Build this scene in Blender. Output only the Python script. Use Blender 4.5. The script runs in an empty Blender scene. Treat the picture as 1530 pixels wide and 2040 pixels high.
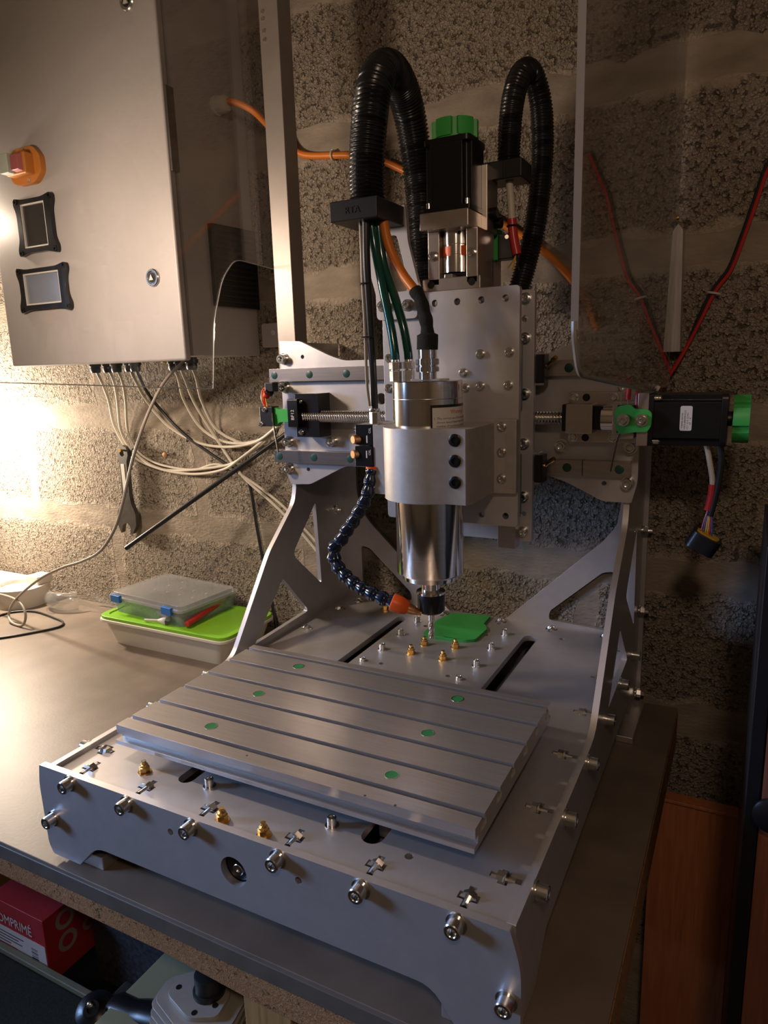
import bpy, bmesh, math, random
from mathutils import Vector, Matrix, noise
from mathutils.geometry import tessellate_polygon
random.seed(7)
PI = math.pi
S = 0.0005            # one scene unit u = half a millimetre; x right, y towards the wall, z up, bench top at z = -218
def conv(p): return Vector((p[0]*S, p[1]*S, (p[2]+218)*S+0.9))
scene = bpy.context.scene
COL = scene.collection

# ------------------------------------------------------------------ camera
cd = bpy.data.cameras.new('camera'); cam = bpy.data.objects.new('camera', cd); COL.objects.link(cam)
cd.sensor_fit = 'HORIZONTAL'; cd.sensor_width = 36.0; cd.lens = 36.0*1389.763/1530.0
cd.clip_start = 0.02; cd.clip_end = 50
_r = Vector((0.88673436, 0.46130329, -0.03002417)); _d = Vector((0.06872957, -0.19578353, -0.97823569)); _f = Vector((-0.45714157, 0.86537165, -0.20531315))
_m = Matrix((_r, -_d, -_f)).transposed().to_4x4(); _m.translation = conv((1249.517, -825.040, 793.811))
cam.matrix_world = _m; scene.camera = cam

# ------------------------------------------------------------------ world, lights, exposure
world = bpy.data.worlds.new('room_air'); scene.world = world; world.use_nodes = True
world.node_tree.nodes['Background'].inputs[0].default_value = (1.0, 0.72, 0.52, 1); world.node_tree.nodes['Background'].inputs[1].default_value = 0.02
def lamp(name, kind, p, energy, color, size=0.05, target=None, size_y=None, cone=None, blend=0.3):
    l = bpy.data.lights.new(name, kind); l.energy = energy; l.color = color
    o = bpy.data.objects.new(name, l); COL.objects.link(o); o.location = conv(p)
    if kind == 'AREA':
        l.size = size
        if size_y: l.shape = 'RECTANGLE'; l.size_y = size_y
    else: l.shadow_soft_size = size
    if kind == 'SPOT': l.spot_size = math.radians(cone); l.spot_blend = blend
    if target is not None:
        o.rotation_euler = (conv(target)-conv(p)).to_track_quat('-Z', 'Y').to_euler()
    return o
WARM = (1.0, 0.70, 0.44)
lamp('work_lamp', 'AREA', (-600, 150, 1180), 3.1, (1.0, 0.79, 0.61), 0.07, target=(0, 1000, 650))
lamp('clamp_lamp_by_wall', 'POINT', (-1880, 1000, 560), 27.0, (1.0, 0.83, 0.65), 0.025)
lamp('door_side_lamp', 'POINT', (-1262, 790, 1345), 1.0, (1.0, 0.84, 0.66), 0.02)
lamp('ceiling_lamp', 'POINT', (1450, -1300, 1650), 7.5, (1.0, 0.72, 0.52), 0.05)
w_ = lamp('window_daylight', 'AREA', (-3250, -1700, 1050), 3.2, (0.34, 0.55, 1.0), 0.5, target=(480, -60, -160)); w_.data.spread = math.radians(42)
scene.cycles.caustics_reflective = False
vs = scene.view_settings; vs.view_transform = 'Standard'; vs.look = 'None'; vs.exposure = 0.0; vs.gamma = 1.0
try: vs.use_curve_mapping = False
except Exception: pass

# ------------------------------------------------------------------ materials (procedural)
MATS = {}
def mat(name, color, rough=0.5, metal=0.0, noise_s=0, noise_a=0.15, bump=0, bump_s=200, aniso=None, trans=0, ior=1.45, coat=0, emit=None, spec=None, alpha=None):
    if name in MATS: return MATS[name]
    m = bpy.data.materials.new(name); m.use_nodes = True; nt = m.node_tree; b = nt.nodes['Principled BSDF']
    b.inputs['Base Color'].default_value = (*color, 1); b.inputs['Roughness'].default_value = rough; b.inputs['Metallic'].default_value = metal
    b.inputs['IOR'].default_value = ior
    if trans: b.inputs['Transmission Weight'].default_value = trans
    if coat: b.inputs['Coat Weight'].default_value = coat; b.inputs['Coat Roughness'].default_value = 0.1
    if spec is not None: b.inputs['Specular IOR Level'].default_value = spec
    if alpha is not None: b.inputs['Alpha'].default_value = alpha
    if emit: b.inputs['Emission Color'].default_value = (*emit[:3], 1); b.inputs['Emission Strength'].default_value = emit[3]
    if noise_s or bump or aniso:
        tc = nt.nodes.new('ShaderNodeTexCoord'); mp = nt.nodes.new('ShaderNodeMapping'); nt.links.new(tc.outputs['Object'], mp.inputs[0])
        if aniso: mp.inputs['Scale'].default_value = aniso
    if noise_s:
        n = nt.nodes.new('ShaderNodeTexNoise'); n.inputs['Scale'].default_value = noise_s; n.inputs['Detail'].default_value = 6; nt.links.new(mp.outputs[0], n.inputs['Vector'])
        r = nt.nodes.new('ShaderNodeValToRGB'); nt.links.new(n.outputs['Fac'], r.inputs[0])
        r.color_ramp.elements[0].position = 0.3; r.color_ramp.elements[1].position = 0.7
        r.color_ramp.elements[0].color = (*[c*(1-noise_a) for c in color], 1); r.color_ramp.elements[1].color = (*[min(1, c*(1+noise_a)) for c in color], 1)
        nt.links.new(r.outputs[0], b.inputs['Base Color'])
    if bump:
        n2 = nt.nodes.new('ShaderNodeTexNoise'); n2.inputs['Scale'].default_value = bump_s; n2.inputs['Detail'].default_value = 3; nt.links.new(mp.outputs[0], n2.inputs['Vector'])
        bp = nt.nodes.new('ShaderNodeBump'); bp.inputs['Strength'].default_value = bump; bp.inputs['Distance'].default_value = 0.002
        nt.links.new(n2.outputs['Fac'], bp.inputs['Height']); nt.links.new(bp.outputs[0], b.inputs['Normal'])
    MATS[name] = m; return m
ALU = mat('milled_aluminium_sheet', (0.60, 0.575, 0.58), 0.42, 0.72, noise_s=60, noise_a=0.04, bump=0.02, bump_s=900)
ALUEDGE = mat('cut_aluminium', (0.62, 0.58, 0.56), 0.36, 0.8, noise_s=30, noise_a=0.05)
TABLE = mat('brushed_extruded_aluminium', (0.58, 0.54, 0.51), 0.34, 0.8, noise_s=40, noise_a=0.07, aniso=(0.6, 12, 12), bump=0.03, bump_s=300)
CAB = mat('satin_cabinet_sheet', (0.45, 0.415, 0.40), 0.5, 0.15, noise_s=9, noise_a=0.05, bump=0.02, bump_s=500)
STEEL = mat('polished_steel', (0.72, 0.69, 0.66), 0.13, 1.0, noise_s=25, noise_a=0.05, aniso=(1, 1, 20))
RAIL = mat('ground_rail_steel', (0.46, 0.42, 0.41), 0.30, 1.0, noise_s=60, noise_a=0.08, aniso=(0.4, 6, 6))
ZINC = mat('zinc_plated_steel', (0.70, 0.70, 0.68), 0.22, 1.0, noise_s=120, noise_a=0.08)
CAST = mat('sandblasted_cast_aluminium', (0.43, 0.395, 0.36), 0.48, 0.5, noise_s=90, noise_a=0.07, bump=0.05, bump_s=1500)
MOUNT = mat('machined_mount_aluminium', (0.52, 0.46, 0.41), 0.33, 0.9, noise_s=80, noise_a=0.06)
BRASS = mat('brass', (0.80, 0.52, 0.18), 0.24, 1.0)
COPPER = mat('dull_bronze', (0.50, 0.26, 0.12), 0.38, 0.9, noise_s=200)
BLACK = mat('black_plastic', (0.012, 0.012, 0.013), 0.38, bump=0.04, bump_s=800)
BLACKM = mat('black_painted_metal', (0.010, 0.010, 0.012), 0.30, 0.2)
GLOSSB = mat('glossy_black_plastic', (0.009, 0.009, 0.010), 0.27)
RUBBER = mat('black_fabric_tape', (0.012, 0.012, 0.012), 0.85, bump=0.6, bump_s=900)
DARKBLUE = mat('dark_blue_plastic', (0.006, 0.013, 0.036), 0.16, spec=0.6)
GREEN = mat('green_printed_plastic', (0.055, 0.42, 0.085), 0.42, noise_s=30, noise_a=0.06)
GREENP = mat('green_plug_plastic', (0.03, 0.22, 0.07), 0.3)
TEAL = mat('teal_rail_cap', (0.02, 0.075, 0.068), 0.35)
TUBE = mat('teal_green_hose', (0.004, 0.070, 0.058), 0.12, spec=0.7)
ORANGE = mat('orange_cable', (0.72, 0.20, 0.022), 0.40)
ORANGEP = mat('orange_plastic', (0.90, 0.13, 0.02), 0.38)
WHITEC = mat('cream_cable', (0.62, 0.56, 0.46), 0.45)
GREYC = mat('grey_cable', (0.33, 0.29, 0.25), 0.4)
BLACKC = mat('black_cable', (0.015, 0.015, 0.016), 0.38)
RED = mat('red_plastic', (0.55, 0.03, 0.03), 0.3)
REDC = mat('red_wire', (0.50, 0.025, 0.02), 0.4)
YELLOW = mat('yellow_wire', (0.75, 0.48, 0.05), 0.4)
WIREBLUE = mat('blue_wire', (0.04, 0.12, 0.45), 0.4)
PAPER = mat('white_label', (0.72, 0.69, 0.66), 0.45)
INK = mat('dark_ink', (0.05, 0.05, 0.05), 0.6)
REDINK = mat('red_ink', (0.62, 0.06, 0.05), 0.6)
WHITEINK = mat('white_ink', (0.75, 0.72, 0.70), 0.6)
ACRYLEDGE2 = mat('bright_acrylic_edge', (0.75, 0.73, 0.70), 0.3, trans=0.3, ior=1.49)  # paler copy of the frosted edge, its bright line put into the colour
ACRYLEDGE = mat('frosted_acrylic_edge', (0.34, 0.31, 0.28), 0.3, trans=0.3, ior=1.49)
def thin(name, tint, milk=0.0, rough=0.02, milkcol=(0.8, 0.8, 0.8)):
    """thin clear sheet: straight-through transmission, mirror reflection that rises towards grazing angles, some milkiness"""
    m = bpy.data.materials.new(name); m.use_nodes = True; nt = m.node_tree; L = nt.links; N = nt.nodes.new
    nt.nodes.remove(nt.nodes['Principled BSDF'])
    t = N('ShaderNodeBsdfTransparent'); t.inputs[0].default_value = (*tint, 1); g = N('ShaderNodeBsdfGlossy'); g.inputs['Roughness'].default_value = rough
    d = N('ShaderNodeBsdfDiffuse'); d.inputs[0].default_value = (*milkcol, 1)
    lw = N('ShaderNodeLayerWeight'); p = N('ShaderNodeMath'); p.operation = 'POWER'; L.new(lw.outputs['Facing'], p.inputs[0]); p.inputs[1].default_value = 3.2
    q = N('ShaderNodeMath'); q.operation = 'MULTIPLY_ADD'; L.new(p.outputs[0], q.inputs[0]); q.inputs[1].default_value = 0.95; q.inputs[2].default_value = 0.045
    a = N('ShaderNodeMixShader'); a.inputs[0].default_value = milk; L.new(t.outputs[0], a.inputs[1]); L.new(d.outputs[0], a.inputs[2])
    b = N('ShaderNodeMixShader'); L.new(q.outputs[0], b.inputs[0]); L.new(a.outputs[0], b.inputs[1]); L.new(g.outputs[0], b.inputs[2])
    L.new(b.outputs[0], nt.nodes['Material Output'].inputs['Surface']); return m
ACRYL = thin('clear_acrylic', (0.985, 0.985, 0.985)); CLEARP = thin('clear_plastic', (0.95, 0.96, 0.97), 0.07, 0.08)
FROST = thin('milky_plastic', (0.85, 0.89, 0.93), 0.26, 0.2, (0.62, 0.67, 0.72)); MILKY = thin('milky_lid_plastic', (0.93, 0.94, 0.95), 0.22, 0.15, (0.78, 0.79, 0.80))
POSTM = mat('dull_aluminium_profile', (0.36, 0.32, 0.29), 0.45, 0.5, noise_s=30, noise_a=0.06)
CREAM = mat('cream_plastic', (0.76, 0.72, 0.58), 0.30, noise_s=4, noise_a=0.03)
LIME = mat('lime_green_plastic', (0.25, 0.58, 0.03), 0.3)
BLUEP = mat('blue_plastic', (0.03, 0.17, 0.55), 0.35)
GREYP = mat('light_grey_plastic', (0.62, 0.58, 0.52), 0.5, noise_s=20, noise_a=0.05)
DARKSTEEL = mat('dark_forged_steel', (0.16, 0.15, 0.14), 0.38, 0.85, noise_s=60, noise_a=0.2)
SCREEND = mat('dark_glass_screen', (0.03, 0.03, 0.03), 0.04, coat=1.0)
SCREEN = mat('switched_off_screen', (0.19, 0.21, 0.26), 0.15, coat=0.6)
SWORANGE = mat('orange_switch_housing', (0.56, 0.20, 0.035), 0.42)
SWGREEN = mat('pale_green_button', (0.55, 0.60, 0.50), 0.22)
SWRED = mat('dull_red_button', (0.42, 0.12, 0.12), 0.28)
FINS = mat('aluminium_casting_grey', (0.45, 0.41, 0.36), 0.5, 0.4, noise_s=60, noise_a=0.08)
SHELFM = mat('pale_green_shelf_board', (0.27, 0.27, 0.17), 0.4, noise_s=12, noise_a=0.1)
DKGREEN = mat('dark_green_fabric', (0.020, 0.024, 0.018), 0.9, noise_s=300, noise_a=0.35, bump=0.3, bump_s=600)
OLIVE = mat('olive_rim', (0.20, 0.20, 0.13), 0.5)
REDCARD = mat('red_cardboard', (0.42, 0.03, 0.035), 0.5, noise_s=15, noise_a=0.08)
CARDWHITE = mat('printed_white_cardboard', (0.66, 0.60, 0.56), 0.5)
DARKCAB = mat('black_cabinet_edge', (0.006, 0.006, 0.008), 0.45)
SCREWB = mat('black_oxide_steel', (0.012, 0.012, 0.012), 0.3, 0.4)
PLASTER = mat('rough_grey_plaster', (0.30, 0.26, 0.21), 0.9, noise_s=5, noise_a=0.2)
FLOORM = mat('dark_concrete_floor', (0.10, 0.09, 0.08), 0.8, noise_s=8, noise_a=0.2)
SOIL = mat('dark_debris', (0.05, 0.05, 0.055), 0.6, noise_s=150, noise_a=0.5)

def wood(name, c1, c2, axis, scale=1.0, rough=0.45):
    m = bpy.data.materials.new(name); m.use_nodes = True; nt = m.node_tree; b = nt.nodes['Principled BSDF']
    tc = nt.nodes.new('ShaderNodeTexCoord'); mp = nt.nodes.new('ShaderNodeMapping'); nt.links.new(tc.outputs['Object'], mp.inputs[0])
    mp.inputs['Scale'].default_value = [4*scale if a == axis else 60*scale for a in range(3)]
    n = nt.nodes.new('ShaderNodeTexNoise'); n.inputs['Scale'].default_value = 4; n.inputs['Detail'].default_value = 6; nt.links.new(mp.outputs[0], n.inputs['Vector'])
    r = nt.nodes.new('ShaderNodeValToRGB'); nt.links.new(n.outputs['Fac'], r.inputs[0])
    r.color_ramp.elements[0].position = 0.3; r.color_ramp.elements[0].color = (*c1, 1); r.color_ramp.elements[1].position = 0.7; r.color_ramp.elements[1].color = (*c2, 1)
    nt.links.new(r.outputs[0], b.inputs['Base Color']); b.inputs['Roughness'].default_value = rough
    return m
BOARD = wood('red_brown_veneer', (0.44, 0.15, 0.06), (0.58, 0.215, 0.088), 2)
BROWNCAB = wood('dark_red_brown_veneer', (0.15, 0.055, 0.034), (0.24, 0.088, 0.052), 2)
PINE = wood('sawn_timber', (0.26, 0.14, 0.05), (0.40, 0.23, 0.09), 2)
BARALU = wood('grained_aluminium_bar', (0.34, 0.31, 0.28), (0.52, 0.48, 0.44), 2, 1.5, 0.4)

def rock(name, base, light, dark, gran, thr, bump_d, rough=0.9, edge=(9.0, 9.0)):
    """lightweight-aggregate surface: rounded grains, shade of the pits between them painted into the colour, fine relief"""
    m = bpy.data.materials.new(name); m.use_nodes = True; nt = m.node_tree; b = nt.nodes['Principled BSDF']; L = nt.links; N = nt.nodes.new
    b.inputs['Roughness'].default_value = rough; b.inputs['Specular IOR Level'].default_value = 0.2
    def math_(op, a_, b_=None, c_=None):
        q = N('ShaderNodeMath'); q.operation = op
        for i, x in enumerate((a_, b_, c_)):
            if x is None: continue
            if isinstance(x, (int, float)): q.inputs[i].default_value = x
            else: L.new(x, q.inputs[i])
        return q.outputs[0]
    def ramp(x, lo, hi):
        q = N('ShaderNodeMapRange'); q.interpolation_type = 'SMOOTHSTEP'; q.inputs['From Min'].default_value = lo; q.inputs['From Max'].default_value = hi; L.new(x, q.inputs['Value']); return q.outputs[0]
    def noise_(vec, sc, det=4, out='Fac'):
        q = N('ShaderNodeTexNoise'); q.inputs['Scale'].default_value = sc; q.inputs['Detail'].default_value = det; L.new(vec, q.inputs['Vector']); return q.outputs[out]
    def voro(vec, sc):
        q = N('ShaderNodeTexVoronoi'); q.inputs['Scale'].default_value = sc; L.new(vec, q.inputs['Vector']); return q.outputs['Distance'], q.outputs['Color']
    tc = N('ShaderNodeTexCoord'); oi = N('ShaderNodeObjectInfo'); cb = N('ShaderNodeCombineXYZ'); r7 = math_('MULTIPLY', oi.outputs['Random'], 9.0)
    L.new(r7, cb.inputs[0]); L.new(r7, cb.inputs[2]); ad = N('ShaderNodeVectorMath'); ad.operation = 'ADD'; L.new(tc.outputs['Object'], ad.inputs[0]); L.new(cb.outputs[0], ad.inputs[1]); V = ad.outputs[0]
    wp = N('ShaderNodeVectorMath'); wp.operation = 'MULTIPLY_ADD'; wp.inputs[1].default_value = (0.007, 0.007, 0.007); L.new(noise_(V, gran*0.9, 3, 'Color'), wp.inputs[0]); L.new(V, wp.inputs[2]); W = wp.outputs[0]
    d1, c1 = voro(W, gran); d2, c2 = voro(W, gran*2.1)
    loose = noise_(V, gran*0.5, 8); big = noise_(V, 6.0, 4)
    sx = N('ShaderNodeSeparateXYZ'); L.new(tc.outputs['Object'], sx.inputs[0])
    ez = math_('SUBTRACT', edge[1], math_('ABSOLUTE', sx.outputs[2])); ex = math_('SUBTRACT', edge[0], math_('ABSOLUTE', sx.outputs[0]))
    keep = ramp(math_('ADD', math_('MINIMUM', ex, ez), math_('MULTIPLY_ADD', noise_(V, 22.0, 6), 0.07, -0.030)), 0.002, 0.020)
    gap = ramp(d1, 0.34, 0.66); fine = ramp(d2, 0.45, 0.75)
    hole = math_('MULTIPLY', math_('MULTIPLY', gap, ramp(loose, thr, thr+0.14)), keep)
    grain = math_('ADD', math_('MULTIPLY', gap, 0.42), math_('MULTIPLY', fine, 0.22))
    height = math_('SUBTRACT', math_('SUBTRACT', math_('MULTIPLY_ADD', loose, 1.1, 1.0), math_('MULTIPLY', grain, math_('MULTIPLY_ADD', keep, 0.85, 0.15))), math_('MULTIPLY', hole, 0.9))
    sp_ = N('ShaderNodeSeparateColor'); L.new(c1, sp_.inputs[0])
    m1 = N('ShaderNodeMix'); m1.data_type = 'RGBA'; m1.inputs['A'].default_value = (*base, 1); m1.inputs['B'].default_value = (*light, 1); L.new(math_('MULTIPLY', sp_.outputs[0], ramp(big, 0.3, 0.7)), m1.inputs['Factor'])
    m2 = N('ShaderNodeMix'); m2.data_type = 'RGBA'; L.new(m1.outputs['Result'], m2.inputs['A']); m2.inputs['B'].default_value = (*dark, 1); L.new(math_('MINIMUM', math_('ADD', math_('MULTIPLY', hole, 0.75), math_('MULTIPLY', math_('MULTIPLY', gap, keep), 0.22)), 0.92), m2.inputs['Factor'])  # gaps and pits mixed towards dark: crease shade put into the colour
    L.new(m2.outputs['Result'], b.inputs['Base Color'])
    bp = N('ShaderNodeBump'); bp.inputs['Strength'].default_value = 1.0; bp.inputs['Distance'].default_value = bump_d; L.new(height, bp.inputs['Height']); L.new(bp.outputs[0], b.inputs['Normal'])
    return m
BLOCK = rock('pumice_aggregate_block', (0.35, 0.29, 0.228), (0.46, 0.39, 0.31), (0.12, 0.095, 0.07), 215, 0.50, 0.0048, edge=(0.236, 0.087))
MORTAR = mat('trowelled_mortar', (0.30, 0.250, 0.197), 0.9, noise_s=16, noise_a=0.24, bump=0.8, bump_s=110, spec=0.2, aniso=(1, 1, 2.2))
CHIP = rock('rough_chipboard', (0.36, 0.18, 0.075), (0.47, 0.26, 0.12), (0.09, 0.045, 0.02), 420, 0.55, 0.0009)
LAMIN = mat('worn_brown_laminate', (0.175, 0.138, 0.108), 0.46, noise_s=14, noise_a=0.22, bump=0.05, bump_s=250)
LAMEDGE = mat('dull_laminate_edge', (0.10, 0.082, 0.066), 0.5, noise_s=40, noise_a=0.15, bump=0.05, bump_s=400)

# ------------------------------------------------------------------ mesh builder (all coordinates in u)
class MB:
    def __init__(s): s.v = []; s.f = []
    def add(s, vs, fs):
        o = len(s.v); s.v += [tuple(v) for v in vs]; s.f += [tuple(i+o for i in f) for f in fs]; return s
    def box(s, x0, x1, y0, y1, z0, z1):
        v = [(x, y, z) for z in (z0, z1) for y in (y0, y1) for x in (x0, x1)]
        return s.add(v, [(0, 2, 3, 1), (4, 5, 7, 6), (0, 1, 5, 4), (2, 6, 7, 3), (0, 4, 6, 2), (1, 3, 7, 5)])
    def hexa(s, pts): # 8 points ordered like box()
        return s.add(pts, [(0, 2, 3, 1), (4, 5, 7, 6), (0, 1, 5, 4), (2, 6, 7, 3), (0, 4, 6, 2), (1, 3, 7, 5)])
    def lathe(s, o, axis, prof, seg=24, cap=True, phase=0.0):
        o = Vector(o); a = Vector(axis).normalized(); h = Vector((0, 0, 1)) if abs(a.z) < 0.9 else Vector((1, 0, 0))
        u = a.cross(h).normalized(); w = a.cross(u)
        vs = []
        for r, t in prof:
            for k in range(seg):
                q = 2*PI*k/seg+phase; vs.append(o+a*t+(u*math.cos(q)+w*math.sin(q))*r)
        fs = []
        for i in range(len(prof)-1):
            for k in range(seg):
                k2 = (k+1) % seg; fs.append((i*seg+k, i*seg+k2, (i+1)*seg+k2, (i+1)*seg+k))
        if cap: fs.append(tuple(range(seg))[::-1]); fs.append(tuple((len(prof)-1)*seg+k for k in range(seg)))
        return s.add(vs, fs)
    def cyl(s, p0, p1, r, seg=20, r2=None, phase=0.0):
        p0 = Vector(p0); d = Vector(p1)-p0
        return s.lathe(p0, d, [(r, 0), (r if r2 is None else r2, d.length)], seg, phase=phase)
    def tube(s, path, r, seg=10, cap=True):
        """path: dense points; r a number or one radius per point"""
        P = [Vector(p) for p in path]; n = len(P); rs = r if isinstance(r, (list, tuple)) else [r]*n
        T = [(P[min(i+1, n-1)]-P[max(i-1, 0)]).normalized() for i in range(n)]
        h = Vector((0, 0, 1)) if abs(T[0].z) < 0.9 else Vector((1, 0, 0))
        N = T[0].cross(h).normalized(); vs = []
        for i in range(n):
            N = (N-T[i]*N.dot(T[i])).normalized(); B = T[i].cross(N)
            for k in range(seg):
                q = 2*PI*k/seg; vs.append(P[i]+(N*math.cos(q)+B*math.sin(q))*rs[i])
        fs = [(i*seg+k, i*seg+(k+1) % seg, (i+1)*seg+(k+1) % seg, (i+1)*seg+k) for i in range(n-1) for k in range(seg)]
        if cap: fs += [tuple(range(seg))[::-1], tuple((n-1)*seg+k for k in range(seg))]
        return s.add(vs, fs)
    def prism(s, poly, axis, a, b, holes=()):
        """poly in the two other axes (x: (y,z), y: (x,z), z: (x,y)), extruded from a to b; holes are polygons"""
        def P(q, t): return (t, q[0], q[1]) if axis == 'x' else (q[0], t, q[1]) if axis == 'y' else (q[0], q[1], t)
        def area(p): return sum(p[i][0]*p[(i+1) % len(p)][1]-p[(i+1) % len(p)][0]*p[i][1] for i in range(len(p)))
        loops = [list(poly) if area(poly) > 0 else list(poly)[::-1]]+[list(h) if area(h) < 0 else list(h)[::-1] for h in holes]
        flat = [q for l in loops for q in l]; n = len(flat)
        tris = tessellate_polygon([[Vector((q[0], q[1], 0)) for q in l] for l in loops])
        vs = [P(q, a) for q in flat]+[P(q, b) for q in flat]; fs = []
        for t in tris: fs.append(tuple(t)); fs.append(tuple(i+n for i in t)[::-1])
        o = 0
        for l in loops:
            m = len(l)
            for i in range(m): fs.append((o+i, o+(i+1) % m, o+(i+1) % m+n, o+i+n))
            o += m
        return s.add(vs, fs)
    def ball(s, c, r, seg=14, ring=8, sc=(1, 1, 1)):
        c = Vector(c); vs = []; fs = []
        for i in range(ring+1):
            t = PI*i/ring
            for k in range(seg):
                q = 2*PI*k/seg; vs.append(c+Vector((math.sin(t)*math.cos(q)*sc[0], math.sin(t)*math.sin(q)*sc[1], math.cos(t)*sc[2]))*r)
        for i in range(ring):
            for k in range(seg): fs.append((i*seg+k, (i+1)*seg+k, (i+1)*seg+(k+1) % seg, i*seg+(k+1) % seg))
        return s.add(vs, fs)
ORG = {}
def put(name, mb, material, parent=None, org=None, bevel=0, smooth=35, seg=2, rot=None, pivot=None):
    """link one mesh object; vertices are stored relative to its origin"""
    if org is None:
        if parent is not None: org = ORG[parent.name]
        else:
            xs = [v[0] for v in mb.v]; ys = [v[1] for v in mb.v]; zs = [v[2] for v in mb.v]
            org = ((min(xs)+max(xs))/2, (min(ys)+max(ys))/2, min(zs))
    org = Vector(org); vs = [Vector(v) for v in mb.v]
    if rot is not None:
        pv = Vector(pivot); vs = [rot @ (v-pv)+pv for v in vs]
    me = bpy.data.meshes.new(name); me.from_pydata([tuple((v-org)*S) for v in vs], [], mb.f); me.validate()
    bm = bmesh.new(); bm.from_mesh(me); bmesh.ops.remove_doubles(bm, verts=bm.verts, dist=1e-7); bmesh.ops.recalc_face_normals(bm, faces=bm.faces); bm.to_mesh(me); bm.free()
    for p in me.polygons: p.use_smooth = True
    me.set_sharp_from_angle(angle=math.radians(smooth))
    me.materials.append(material)
    o = bpy.data.objects.new(name, me); COL.objects.link(o)
    if parent is not None: o.parent = parent; o.location = (org-ORG[parent.name])*S
    else: o.location = conv(org)
    ORG[o.name] = org
    if bevel:
        md = o.modifiers.new('edge', 'BEVEL'); md.width = bevel*S; md.segments = seg; md.limit_method = 'ANGLE'; md.angle_limit = math.radians(40); md.harden_normals = True
    return o
def thing(name, p, label, cat, group=None):
    o = bpy.data.objects.new(name, None); COL.objects.link(o); o.empty_display_size = 0.02; o.location = conv(p); ORG[o.name] = Vector(p)
    o['label'] = label; o['category'] = cat
    if group: o['group'] = group
    return o
def tag(o, label, cat, group=None):
    o['label'] = label; o['category'] = cat
    if group: o['group'] = group
    return o
def struct(o): o['kind'] = 'structure'; return o
ROT = {'+z': (0, 0, 0), '-z': (PI, 0, 0), '-y': (PI/2, 0, 0), '+y': (-PI/2, 0, 0), '+x': (0, PI/2, 0), '-x': (0, -PI/2, 0)}
def inst(src, p, parent=None, d='+z', name=None):
    o = bpy.data.objects.new(name or src.name.split('.')[0], src.data); COL.objects.link(o); o.rotation_euler = ROT[d]
    for md in src.modifiers:
        m2 = o.modifiers.new(md.name, md.type); m2.width = md.width; m2.segments = md.segments; m2.limit_method = md.limit_method; m2.angle_limit = md.angle_limit
    if parent is not None: o.parent = parent; o.location = (Vector(p)-ORG[parent.name])*S
    else: o.location = conv(p)
    ORG[o.name] = Vector(p); return o
class Kit:
    """one mesh, placed many times: the first call makes it, later calls share it"""
    def __init__(s, name, mb, material, bevel=0, smooth=35): s.a = (name, mb, material, bevel, smooth); s.me = None
    def at(s, p, parent, d='+z', label=None):
        name, mb, material, bevel, smooth = s.a
        if s.me is None:
            o = put(name, mb, material, None, (0, 0, 0), 0, smooth); s.me = o.data; o.parent = parent; o.location = (Vector(p)-ORG[parent.name])*S; o.rotation_euler = ROT[d]; ORG[o.name] = Vector(p)
        else:
            o = bpy.data.objects.new(name, s.me); COL.objects.link(o); o.parent = parent; o.location = (Vector(p)-ORG[parent.name])*S; o.rotation_euler = ROT[d]; ORG[o.name] = Vector(p)
        if label: o['label'] = label
        return o
def spline(pts, step=6.0):
    P = [Vector(p) for p in pts]; P = [P[0]*2-P[1]]+P+[P[-1]*2-P[-2]]; out = []
    for i in range(1, len(P)-2):
        n = max(2, int((P[i+1]-P[i]).length/step))
        for k in range(n):
            t = k/n; a, b, c, d = P[i-1], P[i], P[i+1], P[i+2]
            out.append(0.5*((2*b)+(c-a)*t+(2*a-5*b+4*c-d)*t*t+(3*b-a-3*c+d)*t**3))
    out.append(P[-2]); return out
def cable(name, pts, r, material, label=None, cat='cable', group=None, parent=None, seg=10, step=8):
    o = put(name, MB().tube(spline(pts, step), r, seg), material, parent, smooth=60)
    if label: tag(o, label, cat, group)
    return o
def arc(cx, cy, r, a0, a1, n=6):
    return [(cx+r*math.cos(math.radians(a0+(a1-a0)*i/n)), cy+r*math.sin(math.radians(a0+(a1-a0)*i/n))) for i in range(n+1)]
def circ(cx, cy, r, n=16): return [(cx+r*math.cos(2*PI*i/n), cy+r*math.sin(2*PI*i/n)) for i in range(n)]
def rnd(poly, r, n=4):
    """round the corners of a polygon; r a number or one radius per corner"""
    out = []; m = len(poly); rs = r if isinstance(r, (list, tuple)) else [r]*m
    for i in range(m):
        p = Vector(poly[i]); a = Vector(poly[i-1])-p; b = Vector(poly[(i+1) % m])-p
        k = min(rs[i], a.length*0.45, b.length*0.45)
        if k <= 0.01: out.append(tuple(p)); continue
        A = p+a.normalized()*k; B = p+b.normalized()*k
        for j in range(n+1):
            t = j/n; q = A*(1-t)**2+p*2*t*(1-t)+B*t*t; out.append((q.x, q.y))
    return out
def rect(x0, x1, y0, y1, r=0, n=4):
    p = [(x0, y0), (x1, y0), (x1, y1), (x0, y1)]
    return rnd(p, r, n) if r else p
def text(name, body, size, p, right, up, material, parent, depth=0.3, align='LEFT', sx=1.0):
    c = bpy.data.curves.new(name, 'FONT'); c.body = body; c.size = size; c.extrude = depth/2; c.align_x = align; c.resolution_u = 2
    o = bpy.data.objects.new(name, c); COL.objects.link(o); bpy.context.view_layer.update()
    me = bpy.data.meshes.new_from_object(o.evaluated_get(bpy.context.evaluated_depsgraph_get())); bpy.data.objects.remove(o); bpy.data.curves.remove(c)
    R_ = Vector(right).normalized(); U_ = Vector(up).normalized(); N_ = R_.cross(U_); p = Vector(p)
    mb = MB(); mb.v = [tuple(p+R_*v.co.x*sx+U_*v.co.y+N_*v.co.z) for v in me.vertices]; mb.f = [tuple(q.vertices) for q in me.polygons]
    bpy.data.meshes.remove(me)
    return put(name, mb, material, parent)

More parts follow.
